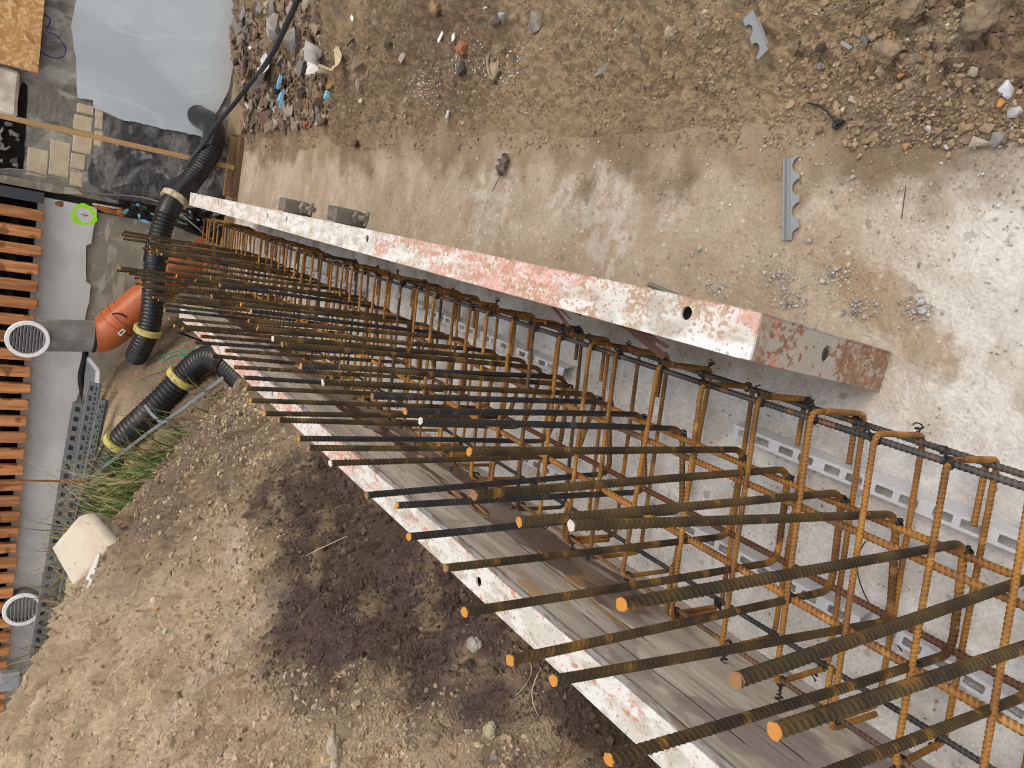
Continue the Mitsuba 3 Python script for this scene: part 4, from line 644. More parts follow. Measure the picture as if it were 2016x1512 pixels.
obj('upright_pipe', sweep([(-1.19, 6.08, 0.80), (-1.205, 6.08, 1.0), (-1.225, 6.08, 1.24)], 0.118, 32), 'm_grey_pipe', vp, smooth=40)
obj('pipe_seam', sweep([(-1.205, 5.961, 0.86), (-1.225, 5.961, 1.15)], 0.0025, 6), 'm_grey_pipe', vp)
grille(vp, (-1.23, 5.945, 1.272), 0.134, 11, -0.1)
obj('seal_ring', ring((-1.188, 6.08, 0.853), (0.02, 0, 1), 0.112, 0.131, 0.022, 32), 'm_rubber', vp, smooth=30)
bend = spline([(-1.185, 6.08, 0.845), (-1.165, 6.075, 0.79), (-1.09, 6.06, 0.725), (-1.0, 6.045, 0.665)], 24)
rr = np.where(np.arange(24) < 18, 0.132, 0.126)
ob_ = obj('orange_bend', sweep(bend, rr, 32), 'm_orange_pipe', vp, smooth=40)
ax = bend[-1] - bend[-2]; ax /= np.linalg.norm(ax); obj('socket_ring', ring(bend[14], bend[15] - bend[13], 0.12, 0.140, 0.016, 32), 'm_orange_pipe', ob_, smooth=30); obj('socket_ring', ring(bend[18], ax, 0.12, 0.1385, 0.02, 32), 'm_orange_pipe', ob_, smooth=30)
obj('paper_label', obox((-1.115, 5.914, 0.70), (0.052, 0.03, 0.0015), (0.75, -0.1, -0.5), (0, -1, 0.1)), 'm_paper', ob_); obj('label_print', obox((-1.115, 5.9128, 0.70), (0.034, 0.016, 0.0012), (0.75, -0.1, -0.5), (0, -1, 0.1)), 'm_galv_dark', ob_)
obj('orange_pipe', sweep([bend[18], (-0.88, 6.0, 0.585), (-0.72, 6.0, 0.43), (-0.60, 6.0, 0.32), (-0.40, 6.0, 0.13)], 0.118, 32), 'm_orange_pipe', vp, smooth=40)
obj('black_clip', sweep(spline([(-0.99, 5.925, 0.77), (-0.975, 5.915, 0.735), (-0.985, 5.915, 0.70), (-1.0, 5.918, 0.675)], 16), 0.006, 6), 'm_rubber', vp, smooth=True)
v2 = thing('wall_vent', 'round white louvred vent low on the house plinth among dry weeds', 'vent'); grille(v2, (-3.532, 6.30, 1.141), 0.138, 9, 0.05)
obj('duct', (lambda m: (m.apply_translation((-3.532, 6.39, 1.141)), m)[1])(trimesh.creation.cylinder(0.12, 0.16, sections=28, transform=trimesh.geometry.align_vectors([0, 0, 1], [0, 1, 0]))), 'm_grey_pipe', v2)

def hose(path, r, pitch, smooth_from=None):
    c, s = resample(np.array(path), pitch / 4); w = 0.5 + 0.5 * np.cos(2 * np.pi * s / pitch); return sweep(c, r - 0.008 + 0.010 * w**0.6, 26), c, s
hr = spline([(0.60, 6.452, 0.255), (0.575, 6.36, 0.232), (0.540, 6.22, 0.192), (0.431, 6.10, 0.19), (0.188, 5.95, 0.288), (0.05, 5.9, 0.372), (-0.069, 5.85, 0.455), (-0.283, 5.8, 0.526), (-0.561, 5.76, 0.554), (-0.86, 5.76, 0.541), (-1.036, 5.78, 0.544), (-1.174, 5.82, 0.569), (-1.29, 5.90, 0.59)], 400)
h1 = thing('drain_hose', 'black corrugated hose crossing the end of the foundation to the plastered wall', 'hose')
obj('elbow', sweep(hr[:95], 0.082, 28), 'm_hose', h1, smooth=40)
obj('corrugated_tube', hose(hr[94:150], 0.077, 0.025)[0], 'm_hose', h1, smooth=60); obj('sleeve', sweep(hr[148:205], 0.080, 28), 'm_hose', h1, smooth=40, label='smooth black sleeve between two ribbed stretches'); obj('corrugated_tube', hose(hr[203:], 0.077, 0.028)[0], 'm_hose', h1, smooth=60)
def dirof(c, i): d = c[min(i + 2, len(c) - 1)] - c[max(i - 2, 0)]; return d / np.linalg.norm(d)
i1 = int(np.argmin(np.abs(hr[:, 0] + 0.075))); obj('cream_collar', ring(hr[i1], dirof(hr, i1), 0.076, 0.098, 0.045), 'm_cream', h1, smooth=30)
i2 = int(np.argmin(np.abs(hr[:, 0] + 1.06))); obj('yellow_collar', ring(hr[i2], dirof(hr, i2), 0.076, 0.098, 0.045), 'm_collar', h1, smooth=30)
i3 = int(np.argmin(np.abs(hr[:, 0] + 0.47))); obj('tape_wrap', sweep(hr[i3 - 14:i3 + 15], 0.0815 + 0.001 * np.sin(np.arange(29) * 1.9), 26), 'm_membrane', h1, smooth=50, label='shiny black tape wound round the hose')
hl = spline([(-0.985, 3.80, 0.20), (-1.0, 4.05, 0.285), (-0.973, 4.2, 0.321), (-0.945, 4.35, 0.361), (-0.956, 4.5, 0.413), (-1.052, 4.6, 0.475), (-1.2, 4.65, 0.56), (-1.384, 4.7, 0.677), (-1.584, 4.8, 0.786), (-1.856, 4.9, 0.85), (-2.121, 5.0, 0.885), (-2.40, 5.12, 0.90), (-2.65, 5.28, 0.87), (-2.9, 5.45, 0.78)], 400)
h2 = thing('drain_hose', 'black corrugated hose with two yellow collars curving over the soil to the left', 'hose')
obj('corrugated_tube', hose(hl, 0.077, 0.029)[0], 'm_hose', h2, smooth=60)
for xc in (-1.13, -1.60): i = int(np.argmin(np.abs(hl[:, 0] - xc) + 5 * (hl[:, 1] < 4.5))); obj('yellow_collar', ring(hl[i], dirof(hl, i), 0.076, 0.097, 0.042), 'm_collar', h2, smooth=30)
obj('tape_wrap', sweep(hl[66:74], 0.0815, 24), 'm_membrane', h2, smooth=50)
solo('power_cable', sweep(spline([(0.15, 6.0, 0.39), (0.20, 5.985, 0.368), (0.272, 5.97, 0.335), (0.347, 5.95, 0.295), (0.475, 5.85, 0.255), (0.634, 5.638, 0.2), (0.737, 5.42, 0.182), (0.821, 5.179, 0.173), (0.902, 4.896, 0.184), (0.978, 4.65, 0.207), (1.055, 4.457, 0.225), (1.129, 4.28, 0.244), (1.218, 4.15, 0.259), (1.314, 4.076, 0.267), (1.55, 3.9, 0.28)], 160), 0.0165, 10), 'm_cable', 'thick dark cable running from the hose elbow across the rubble', 'cable', smooth=True)
solo('thin_cable', sweep(spline([(-0.144, 6.40, 1.55), (-0.09, 6.41, 1.33), (-0.12, 6.40, 1.14), (-0.15, 6.38, 1.02), (-0.12, 6.35, 0.6), (-0.15, 6.22, 0.42), (-0.22, 6.1, 0.30), (-0.33, 5.95, 0.14)], 90), 0.006, 6), 'm_grey_pipe', 'thin grey cable hanging down the corner of the old wall', 'cable', smooth=True)
solo('black_pipe', sweep(spline([(-1.30, 6.27, 0.90), (-1.365, 6.25, 0.885), (-1.529, 6.25, 0.90), (-1.70, 6.25, 0.872), (-1.95, 6.26, 0.85)], 40), 0.022, 10), 'm_rubber', 'black pipe along the plinth behind the white tray', 'pipe', smooth=True)
st = thing('packing_strap', 'grey plastic strap stretched over the left hose and the weeds', 'strap')
def ribbon(p, w, up, th=0.002): return cat([obox((np.array(a) + b) / 2, (np.linalg.norm(np.subtract(b, a)) + 0.002, w, th), np.subtract(b, a), up) for a, b in zip(p, p[1:])])
obj('long_band', ribbon([(-0.99, 4.15, 0.405), (-1.213, 4.3, 0.552), (-1.429, 4.45, 0.709), (-1.60, 4.54, 0.835), (-1.76, 4.62, 0.95)], 0.018, (0.4, -1, 0.5)), 'm_strap', st); obj('cross_band', ribbon([(-1.297, 4.59, 0.716), (-1.325, 4.50, 0.69), (-1.352, 4.42, 0.648)], 0.018, (0.4, -1, 0.5)), 'm_strap', st)
gw = [[(-1.06, 4.9, 0.60), (-1.03, 4.9, 0.55), (-1.0, 4.88, 0.47), (-0.99, 4.86, 0.38)], [(-1.10, 4.9, 0.585), (-1.06, 4.92, 0.535), (-1.03, 4.9, 0.45), (-1.03, 4.88, 0.38)]]
solo('green_wire', cat([sweep(spline(p, 24), 0.0042, 6) for p in gw]), 'm_green_wire', 'green wire loop sticking out of the soil beside the orange pipe', 'wire', smooth=True)
solo('black_wire', sweep(spline([(-0.86, 4.9, 0.42), (-0.90, 4.95, 0.50), (-0.93, 5.1, 0.47), (-0.97, 5.2, 0.37), (-0.99, 5.2, 0.30)], 40), 0.007, 6), 'm_rubber', 'black wire bent in an arc behind the far left panel end', 'wire', smooth=True)
bag = stone((0.13, 0.13, 0.12), 77, 0, 3); bag.vertices *= 1 + 0.25 * (f3(bag.vertices * 40, 3)[:, None] - 0.5); solo('plastic_bag', at(bag, (-0.985, 4.72, 0.385)), 'm_film', 'crumpled whitish plastic bag by the left hose', 'bag', smooth=25)

# perforated steel rails and a white tray along the house
def rail(p0, p1, flange, web, label, lip=True):
    L = float(np.linalg.norm(np.subtract(p1, p0))); H = []; u = 0.03; k = 0
    while u < L - 0.06:
        H.append(sbox(u, 0.2 * web, u + 0.038, 0.48 * web).buffer(-0.004).buffer(0.004, 3).exterior.coords); H.append(Point(u + 0.055, 0.70 * web).buffer(0.008, 3).exterior.coords); H.append(sbox(u + 0.004, 0.66 * web, u + 0.03, 0.82 * web).exterior.coords); u += 0.078
    wb = prism([(0, 0), (L, 0), (L, web), (0, web)], 0.002, H)
    H2 = [Point(0.05 + 0.078 * k, 0.5 * flange).buffer(0.008, 3).exterior.coords for k in range(int(L / 0.078) - 1)] + [sbox(0.075 + 0.078 * k, 0.30 * flange, 0.10 + 0.078 * k, 0.55 * flange).exterior.coords for k in range(int(L / 0.078) - 1)]
    fl = prism([(0, 0), (L, 0), (L, flange), (0, flange)], 0.002, H2)
    d = np.subtract(p1, p0) / L; k = thing('perforated_rail', label, 'rail', 'perforated rails along the house')
    up = np.array([0, 0.45, 1.0]); up = up - d * (up @ d); up /= np.linalg.norm(up); q = np.cross(up, d)
    def put(m, ax, ay):
        A = np.eye(4); A[:3, 0], A[:3, 1], A[:3, 2], A[:3, 3] = ax, ay, np.cross(ax, ay), p0; m.apply_transform(A); return m
    back = np.array(q) if q[1] > 0 else -np.array(q)
    obj('web', put(wb, d, -up), 'm_galv_dark', k); obj('flange', put(fl, d, back), 'm_galv', k); bp = prism([(0.01, 0.004), (L - 0.01, 0.004), (L - 0.01, web), (0.01, web)], 0.002); obj('back_web', (lambda m: (m.apply_translation(back * (flange * 0.96)), m)[1])(put(bp, d, -up)), 'm_galv_dark', k)  # plate behind is added so the holes read dark; webs carry painted shade
    obj('bright_edge', sweep([np.array(p0) - 0.002 * back, np.array(p1) - 0.002 * back], 0.0035, 6), 'm_galv', k)
rail((-1.74, 6.17, 0.945), (-4.85, 6.17, 1.135), 0.045, 0.125, 'perforated steel rail lying along the house, the topmost of three')
rail((-1.52, 5.98, 0.87), (-4.6, 6.0, 1.05), 0.02, 0.08, 'dark perforated steel rail in the middle of the three along the house')
rail((-1.60, 5.78, 0.815), (-4.1, 5.78, 1.03), 0.07, 0.045, 'perforated steel rail nearest the hose, the lowest of three')
tw = thing('plastic_tray', 'white plastic frame leaning flat against the house base beside the vent pipe', 'frame')
P0, P1 = np.array((-1.385, 6.2, 0.873)), np.array((-1.985, 6.2, 0.838)); obj('panel', prism([(0, 0), (0.60, 0), (0.60, 0.05), (0.10, 0.085), (0, 0.02)], 0.006).apply_transform(np.array([[-1, 0, 0, P0[0]], [0, 0, 1, 6.21], [0.0, -1, 0, P0[2] + 0.005], [0, 0, 0, 1.0]])), 'm_galv', tw)
obj('rim', cat([obox(((a + b) / 2), (np.linalg.norm(b - a), 0.03, 0.028), b - a, (0, -1, 0.2), 0.003) for a, b in [(np.array((-1.385, 6.19, 0.87)), np.array((-1.48, 6.19, 0.795))), (np.array((-1.48, 6.19, 0.795)), np.array((-1.985, 6.19, 0.775)))]]), 'm_white_plastic', tw)

# ---------------------------------------------------------------- block, stones, scraps
def gz(x, y): return float(mound(x, y)) if x < -0.86 else max(0.0, float(bank(x, y))) if x > 0.27 else 0.0
face = np.array([(-1.491, 3.455, 1.086), (-1.667, 3.52, 1.171), (-1.819, 3.454, 1.085), (-1.613, 3.37, 0.975)]); ctr = face.mean(0)
bm = trimesh.convex.convex_hull(np.vstack([face, face + (-0.008, -0.045, -0.125), face[[0, 3]] + (0.030, -0.02, -0.05)]))
bm = trimesh.Trimesh(*trimesh.remesh.subdivide_to_size(bm.vertices, bm.faces, 0.014)); nv = bm.vertex_normals; nf = np.cross(face[1] - face[0], face[3] - face[0]); nf /= np.linalg.norm(nf); nf *= np.sign(nf[2])
flatness = np.clip((np.abs((bm.vertices - ctr) @ nf) - 0.004) / 0.012, 0, 1); bm.vertices += (0.0012 + 0.005 * flatness)[:, None] * (f3(bm.vertices * 30, 3)[:, None] - 0.5) * 2 * nv
side = flatness * np.clip((bm.vertices[:, 0] + 1.63) / 0.05 + 0.8 * (f3(bm.vertices * 18, 3) - 0.5), 0, 1)
col = tint(bm.vertices, (0.72, 0.64, 0.52), (0.64, 0.53, 0.42), 12, 2) * (1 - side[:, None]) + side[:, None] * tint(bm.vertices, (0.10, 0.088, 0.065), (0.23, 0.205, 0.16), 30, 4)
pink = (flatness * (1 - side))[:, None]; col = col * (1 - 0.8 * pink) + 0.8 * pink * np.array((0.50, 0.36, 0.28)); spot = np.clip((n3(bm.vertices * 60, 7) - 0.86) / 0.05, 0, 1)[:, None]; col = col * (1 - 0.7 * spot) + 0.7 * spot * np.array((0.22, 0.15, 0.09))
tag(obj('stone_block', mikit.ply((lambda q: (q.apply_translation((0.0, -0.03, 0.04)), q)[1])(bm), 'm_vertex', False, color=col), None), 'cream coloured broken masonry block on the crest of the soil heap', 'block')
sh = prism([(0, 0), (0.10, 0.012), (0.27, 0.006), (0.27, -0.016), (0.12, -0.022), (0.0, -0.012)], 0.012); sh = along(sh, (-1.60, 3.26, 1.045), (-0.262, -0.01, 0.062), (0.3, -0.6, 0.6)); solo('tile_shard', sh, 'm_paper', 'long white tile shard on the heap just below the cream block', 'shard')

def rock(x, y, size, col, label, catg='stone', ang=0.0, seed=None, az=None, tilt=0.0, sink=0.30, name='stone', col2=None, mat_='m_vertex', sub=3):
    seed = int(abs(x * 971 + y * 613)) + 11 if seed is None else seed; m = stone(size, seed, ang, sub if name != 'clod' else 4)
    if not ang: m.vertices += (0.34 if name == 'clod' else 0.10) * min(size) * (f3(m.vertices / min(size) * (3.2 if name == 'clod' else 2.0), 3, seed)[:, None] - 0.5) * m.vertex_normals
    m = turned(m, seed * 0.7 if az is None else az, tilt)
    z = gz(x, y); m = at(m, (x, y, z + size[2] * (0.5 - sink)))
    c = tint(m.vertices, np.array(col), np.array(col2 if col2 is not None else np.array(col) * 0.62), 40, seed) * (0.8 + 0.4 * n3(m.vertices * 260, seed)[:, None])
    return solo(name, m, mat_, label, catg, color=c, smooth=True) if not ang else tag(obj(name, mikit.ply(m, mat_, False, color=c), None), label, catg)
W, G, TN, BR, DK, OR = (0.60, 0.58, 0.54), (0.27, 0.27, 0.265), (0.40, 0.31, 0.20), (0.22, 0.15, 0.095), (0.085, 0.07, 0.06), (0.50, 0.25, 0.08)
rock(0.977, 4.66, (0.21, 0.19, 0.11), (0.30, 0.28, 0.245), 'grey concrete chunk in the rubble under the cable', 'chunk', 0.8, 5)
rock(1.075, 4.84, (0.15, 0.12, 0.10), (0.46, 0.43, 0.38), 'pale concrete chunk just behind the grey one, under the cable', 'chunk', 0.8, 8)
rock(0.778, 3.66, (0.09, 0.075, 0.055), (0.33, 0.26, 0.18), 'brown stone beside the cream paper scrap', ang=0.4, seed=14)
rock(0.677, 3.594, (0.06, 0.045, 0.035), (0.36, 0.30, 0.23), 'pale brown flat stone in front of the cream paper scrap', ang=0.6, seed=15)
rock(0.602, 3.626, (0.055, 0.03, 0.02), (0.50, 0.43, 0.33), 'small cream flake of stone near the slab edge, before the paper scraps', ang=0.8, seed=16)
rock(0.768, 3.175, (0.055, 0.05, 0.02), (0.46, 0.39, 0.32), 'pale rounded flake beside a dark hollow on the bank', ang=0.5, seed=17)
rock(0.858, 3.33, (0.10, 0.075, 0.018), (0.12, 0.085, 0.06), 'flat dark brown plate of stone on the far bank', ang=0.8, seed=18)
rock(0.916, 2.844, (0.085, 0.07, 0.05), (0.32, 0.22, 0.11), 'ochre-brown stone at the upper edge of the bank', seed=19)
rock(0.747, 2.632, (0.07, 0.055, 0.045), (0.40, 0.15, 0.075), 'broken red brick piece half buried in the bank', 'brick', 0.6, 20, name='brick_piece', col2=(0.20, 0.10, 0.06))
rock(0.678, 2.629, (0.055, 0.05, 0.05), DK, 'dark brown clod just below the red brick piece', 'clod', 0.3, 21, name='clod')
rock(0.673, 2.285, (0.05, 0.03, 0.028), (0.16, 0.155, 0.14), 'dark grey stone to the near side of the shell-like stone', ang=0.4, seed=23)
rock(0.816, 2.322, (0.045, 0.035, 0.03), (0.36, 0.35, 0.33), 'small light grey stone beside the large grey lump', ang=0.4, seed=24)
rock(0.815, 2.40, (0.055, 0.042, 0.04), (0.24, 0.19, 0.14), 'brown-grey stone left of the small light grey one', seed=25)
rock(0.777, 2.158, (0.085, 0.075, 0.055), (0.30, 0.265, 0.22), 'large rough grey lump on the upper bank', 'lump', 0.3, 26)
rock(0.614, 1.806, (0.085, 0.035, 0.022), (0.36, 0.32, 0.27), 'long flat pale grey stone midway along the bank', ang=0.6, seed=27, az=2.1)
rock(0.664, 1.509, (0.045, 0.032, 0.03), (0.40, 0.31, 0.21), 'tan stone standing alone near the upper edge of the picture', seed=28)
rock(0.679, 1.293, (0.018, 0.014, 0.012), OR, 'tiny orange pebble next to the broken grey spacer', 'pebble', seed=29)
rock(0.605, 0.846, (0.042, 0.020, 0.018), (0.33, 0.27, 0.19), 'smooth oval brown pebble among the clods', 'pebble', seed=30, az=1.7)
rock(0.601, 0.728, (0.075, 0.065, 0.05), (0.27, 0.205, 0.135), 'large brown earth clod on the near bank', 'clod', seed=31, name='clod')
rock(0.640, 0.865, (0.06, 0.05, 0.035), (0.26, 0.195, 0.128), 'brown earth clod beside the oval pebble', 'clod', seed=32, name='clod')
rock(0.560, 0.895, (0.06, 0.05, 0.035), (0.285, 0.215, 0.14), 'brown earth clod in front of the oval pebble', 'clod', seed=38, name='clod')
rock(0.483, 0.969, (0.022, 0.013, 0.010), (0.66, 0.58, 0.45), 'cream flint chip near the tangled black wire', 'chip', 0.9, 33)
rock(0.477, 0.658, (0.034, 0.022, 0.016), (0.56, 0.57, 0.58), 'bluish white stone, the larger near the picture corner', seed=34, ang=0.5, az=0.6)
rock(0.440, 0.638, (0.026, 0.022, 0.016), (0.58, 0.58, 0.57), 'bluish white rounded stone next to the slab in the near corner', seed=35, ang=0.3)
rock(0.455, 0.662, (0.020, 0.014, 0.012), OR, 'orange pebble between the two bluish white stones', 'pebble', seed=36)
rock(0.383, 0.682, (0.038, 0.022, 0.020), (0.55, 0.45, 0.33), 'cream and tan stone at the slab edge, nearest the viewer', seed=37, ang=0.4, az=1.3, sink=.1)
for k, (x, y, s, c, lab) in enumerate([(0.380, 0.744, .013, W, 'small white pebble between the cream stone and the slab'), (0.416, 0.789, .015, W, 'small white pebble up the bank from the cream stone'), (0.52, 0.867, .017, OR, 'small yellow-orange pebble in the middle of the near bank'), (0.361, 0.920, .015, (0.5, 0.36, 0.24), 'tan pebble at the slab edge near the black wire'), (0.556, 1.062, .020, (0.30, 0.31, 0.30), 'grey angular chip above the tangled black wire'), (0.602, 0.967, .026, (0.30, 0.32, 0.31), 'long slate grey chip on the near bank'), (0.345, 2.494, .016, W, 'small white pebble on the slab left of the dry leaf'), (0.316, 0.923, .013, (0.55, 0.5, 0.42), 'small pale pebble above the loose spacer strip'), (0.120, 1.294, .018, (0.42, 0.41, 0.39), 'grey pebble on the slab between the loose spacer strip and panel'), (0.105, 1.315, .016, (0.45, 0.43, 0.40), 'paler grey pebble touching the grey one on the slab'), (0.171, 0.985, .013, (0.40, 0.39, 0.37), 'grey pebble just below the end of the loose spacer strip'), (0.060, 0.696, .022, W, 'oval white pebble on the brown sand patch'), (0.075, 0.705, .018, (0.5, 0.5, 0.48), 'grey-white pebble beside the oval one on the sand patch')]):
    rock(x, y, (s, s * 0.7, s * 0.6), c, lab, 'pebble', 0.3 if k % 2 else 0, 50 + k, sink=0.15, name='pebble', sub=2)
rock(-0.994, 1.347, (0.055, 0.042, 0.035), (0.46, 0.43, 0.38), 'pale stone between the soil heap and the left panel edge', seed=70)
rock(-1.426, 2.754, (0.042, 0.022, 0.02), (0.27, 0.28, 0.28), 'grey slate stone on the upper slope of the heap', seed=71, ang=0.5)
rock(-1.506, 2.301, (0.036, 0.026, 0.022), (0.50, 0.39, 0.26), 'tan stone beside the smooth streak on the heap', seed=72, ang=0.4)
rock(-1.329, 1.488, (0.085, 0.055, 0.035), (0.40, 0.345, 0.26), 'large flat tan stone low on the heap', seed=73)
rock(-1.181, 1.153, (0.045, 0.025, 0.02), (0.30, 0.285, 0.26), 'grey stone at the bottom edge of the picture on the heap', seed=74, ang=0.4)
rock(-1.139, 1.197, (0.055, 0.045, 0.03), (0.42, 0.35, 0.25), 'pale tan lump near the dark hollow beside the left panel', 'lump', seed=75)
rock(-1.53, 2.62, (0.022, 0.018, 0.014), OR, 'small orange pebble high on the heap', 'pebble', seed=76)
rock(-1.62, 2.86, (0.024, 0.018, 0.014), (0.55, 0.48, 0.38), 'small cream pebble high on the heap near the block', 'pebble', seed=77)
rock(-1.60, 1.98, (0.07, 0.06, 0.045), (0.44, 0.34, 0.22), 'round tan stone on the upper left of the heap', seed=79)
rock(-1.26, 3.9, (0.03, 0.024, 0.02), (0.36, 0.21, 0.15), 'reddish stone on the far side slope under the strap', seed=80)
# hollow shell-like stone, scraps and sheets
s = stone((0.12, 0.075, 0.02), 90, 0, 3); rim = sweep(np.vstack([np.c_[0.056 * np.cos(t), 0.034 * np.sin(t), 0.012 + 0.004 * np.sin(2 * t)] for t in [np.linspace(0, 2 * np.pi, 40)]]), 0.006, 6)
m = turned(cat([s, rim]), 0.5); m = at(m, (0.680, 2.435, gz(0.68, 2.435) + 0.006)); solo('shell_stone', m, 'm_vertex', 'oval hollow stone with a pale raised rim on the bank', 'stone', smooth=40 and True, color=tint(m.vertices, (0.40, 0.31, 0.19), (0.24, 0.20, 0.15), 30, 3))
def sheet(x, y, w, h, bend, az, tilt, mat_, name, label, catg, seed, rag=0.15, th=0.0015, lift=0.01):
    u = grid(np.linspace(-.5, .5, 22), np.linspace(-.5, .5, 16), lambda a, b: 0 * a); U, V = u.vertices[:, 0].copy(), u.vertices[:, 1].copy(); g = f3(np.c_[U * 3, V * 3, 0 * U + seed], 3) - 0.5
    r = 1 + rag * 2 * (f3(np.c_[np.sign(U) * 2 + 3 * V, np.sign(V) * 2 + 3 * U, 0 * U + seed], 2) - 0.5); v = np.c_[U * w * r, V * h * r, bend * (U * 2)**2 * w * 0.5 + 0.35 * bend * g * w + 0.08 * g * w]
    top = trimesh.Trimesh(v, u.faces, process=False); bot = top.copy(); bot.vertices[:, 2] -= th; bot.invert(); m = turned(cat([top, bot]), az, tilt, 0.2 * tilt); m.apply_translation((x, y, gz(x, y) + lift)); return solo(name, m, mat_, label, catg, smooth=True)
sheet(0.827, 5.112, 0.26, 0.17, 0.35, 0.7, 0.3, 'm_film', 'plastic_sheet', 'curled clear plastic sheet in the rubble beside the cable', 'plastic sheet', 1, 0.3, lift=0.06)
sheet(0.827, 4.091, 0.16, 0.11, 0.9, 1.9, 0.4, 'm_paper', 'paper_scrap', 'curled white paper scrap in the rubble', 'scrap', 2, 0.2, lift=0.05)
sheet(0.768, 3.825, 0.20, 0.06, 0.7, 0.5, 0.5, 'm_cream_paper', 'paper_scrap', 'crumpled cream paper scrap beside the white one', 'scrap', 3, 0.5, lift=0.045)
sheet(0.893, 3.692, 0.09, 0.05, 0.3, 0.3, 0.2, 'm_brown_ply', 'dead_leaf', 'dark brown dead leaf high on the far bank', 'leaf', 4, 0.4, lift=0.015)
sheet(0.410, 3.703, 0.065, 0.035, 0.5, 1.4, 0.2, 'm_brown_ply', 'dead_leaf', 'folded dark leaf on the slab near the clamps', 'leaf', 5, 0.4, lift=0.008)
lf = thing('dead_leaf', 'curled grey-brown dead leaf with a long stalk on the slab', 'leaf')
u = grid(np.linspace(-.5, .5, 16), np.linspace(-.5, .5, 10), lambda a, b: 0 * a); U, V = u.vertices[:, 0].copy(), u.vertices[:, 1].copy(); wv = np.cos(np.pi * U)**0.7 * (1 + 0.3 * np.sin(U * 25)); lm = trimesh.Trimesh(np.c_[U * 0.085, V * 0.05 * wv, 0.02 * (2 * V)**2 + 0.006 * np.sin(U * 18) + 0.004], u.faces, process=False); lb = lm.copy(); lb.vertices[:, 2] -= 0.0008; lb.invert(); lm = turned(cat([lm, lb]), -0.35); lm.apply_translation((0.322, 2.285, 0.002))
obj('blade', mikit.ply(lm, 'm_vertex', True, color=tint(lm.vertices, (0.24, 0.19, 0.165), (0.15, 0.115, 0.10), 60, 4)), None, lf); obj('stalk', sweep(spline([(0.30, 2.30, 0.006), (0.27, 2.32, 0.004), (0.225, 2.345, 0.003)], 12), 0.0014, 5), 'm_brown_ply', lf)
for k, (x, y, w, h, az, lab) in enumerate([(0.781, 4.863, 0.14, 0.075, 1.0, 'largest sky blue foam piece in the rubble'), (0.69, 4.85, 0.075, 0.06, 0.4, 'sky blue foam piece next to the largest one, towards the slab'), (0.645, 4.83, 0.07, 0.05, 1.2, 'small pale blue foam piece nearest the slab corner'), (0.653, 4.043, 0.08, 0.04, 0.9, 'pale blue foam chip apart from the others'), (0.513, 2.74, 0.042, 0.014, 0.2, 'thin pale turquoise chip lying alone on the bank')]):
    p = rough_poly([(-w / 2, -h / 3), (0, -h / 2), (w / 2, -h / 4), (w / 2.3, h / 2), (-w / 4, h / 2)], 0.006, 0.004, k, 40); m = turned(prism(p, 0.018 if k < 4 else 0.006), az, 0.25); m.apply_translation((x, y, gz(x, y) + (0.035 if y > 4 else 0.008))); solo('foam_piece', m, 'm_blue_foam' if k < 4 else 'm_plaster', lab, 'foam piece')
for k, (x, y, w, h, az, mt, lab) in enumerate([(0.817, 2.845, 0.05, 0.018, 2.2, 'm_white_plastic', 'oblong white plastic chip on the bank'), (0.80, 2.72, 0.03, 0.018, 0.6, 'm_white_plastic', 'small white plastic chip near the oblong one'), (0.98, 3.66, 0.07, 0.016, 1.1, 'm_white_plastic', 'narrow white plastic strip in the upper rubble')]):
    m = turned(prism(rough_poly([(-w / 2, -h / 2), (w / 2, -h / 2), (w / 2, h / 2), (-w / 2, h / 2)], 0.006, 0.002, k, 60), 0.004), az, 0.15); m.apply_translation((x, y, gz(x, y) + 0.010)); solo('plastic_chip', m, mt, lab, 'chip')
for k, (x, y, sz, mt, nm, lab) in enumerate([(0.659, 4.498, (0.055, 0.03, 0.02), 'm_redbits', 'brick_chip', 'small red brick chip in the rubble behind the blue foam'), (0.53, 4.488, (0.055, 0.045, 0.03), 'm_redbits', 'brick_chip', 'red brick chip at the rubble edge next to the slab'), (0.73, 4.132, (0.09, 0.06, 0.02), 'm_ochre', 'wood_scrap', 'ochre wood scrap in front of the white paper')]):
    solo(nm, at(turned(stone(sz, 95 + k, 0.7), k), (x, y, gz(x, y) + 0.01)), mt, lab, 'scrap' if k == 2 else 'chip')
# rubble slabs one can tell apart
g = np.random.default_rng(17)
for k, (x, y, s, c) in enumerate([(0.60, 5.55, .12, BR), (0.70, 5.35, .11, (0.30, 0.235, 0.17)), (0.56, 5.2, .09, (0.33, 0.27, 0.2)), (0.62, 5.75, .10, (0.28, 0.21, 0.155)), (0.53, 4.95, .085, (0.26, 0.19, 0.14)), (0.75, 4.45, .10, (0.31, 0.24, 0.18)), (0.90, 4.3, .09, (0.33, 0.25, 0.17)), (0.60, 4.3, .075, (0.29, 0.22, 0.16)), (1.10, 4.3, .08, (0.25, 0.18, 0.12)), (0.95, 5.0, .08, (0.24, 0.17, 0.12))]):
    rock(x, y, (s, s * 0.7, s * 0.4), c, ['flat brown rubble slab in the corner by the footing', 'light brown rubble slab right of the corner pile', 'tilted grey-brown rubble slab at the slab edge', 'brown rubble slab touching the footing', 'brown rubble piece at the slab edge below the foam', 'pale brown rubble piece between foam and paper scraps', 'tan rubble piece behind the white paper scrap', 'small brown rubble piece before the ochre scrap', 'dark brown rubble piece at the top of the pile', 'dark rubble piece under the grey chunk'][k], 'rubble piece', 0.8, 120 + k, tilt=g.uniform(-.4, .4), name='rubble_piece')

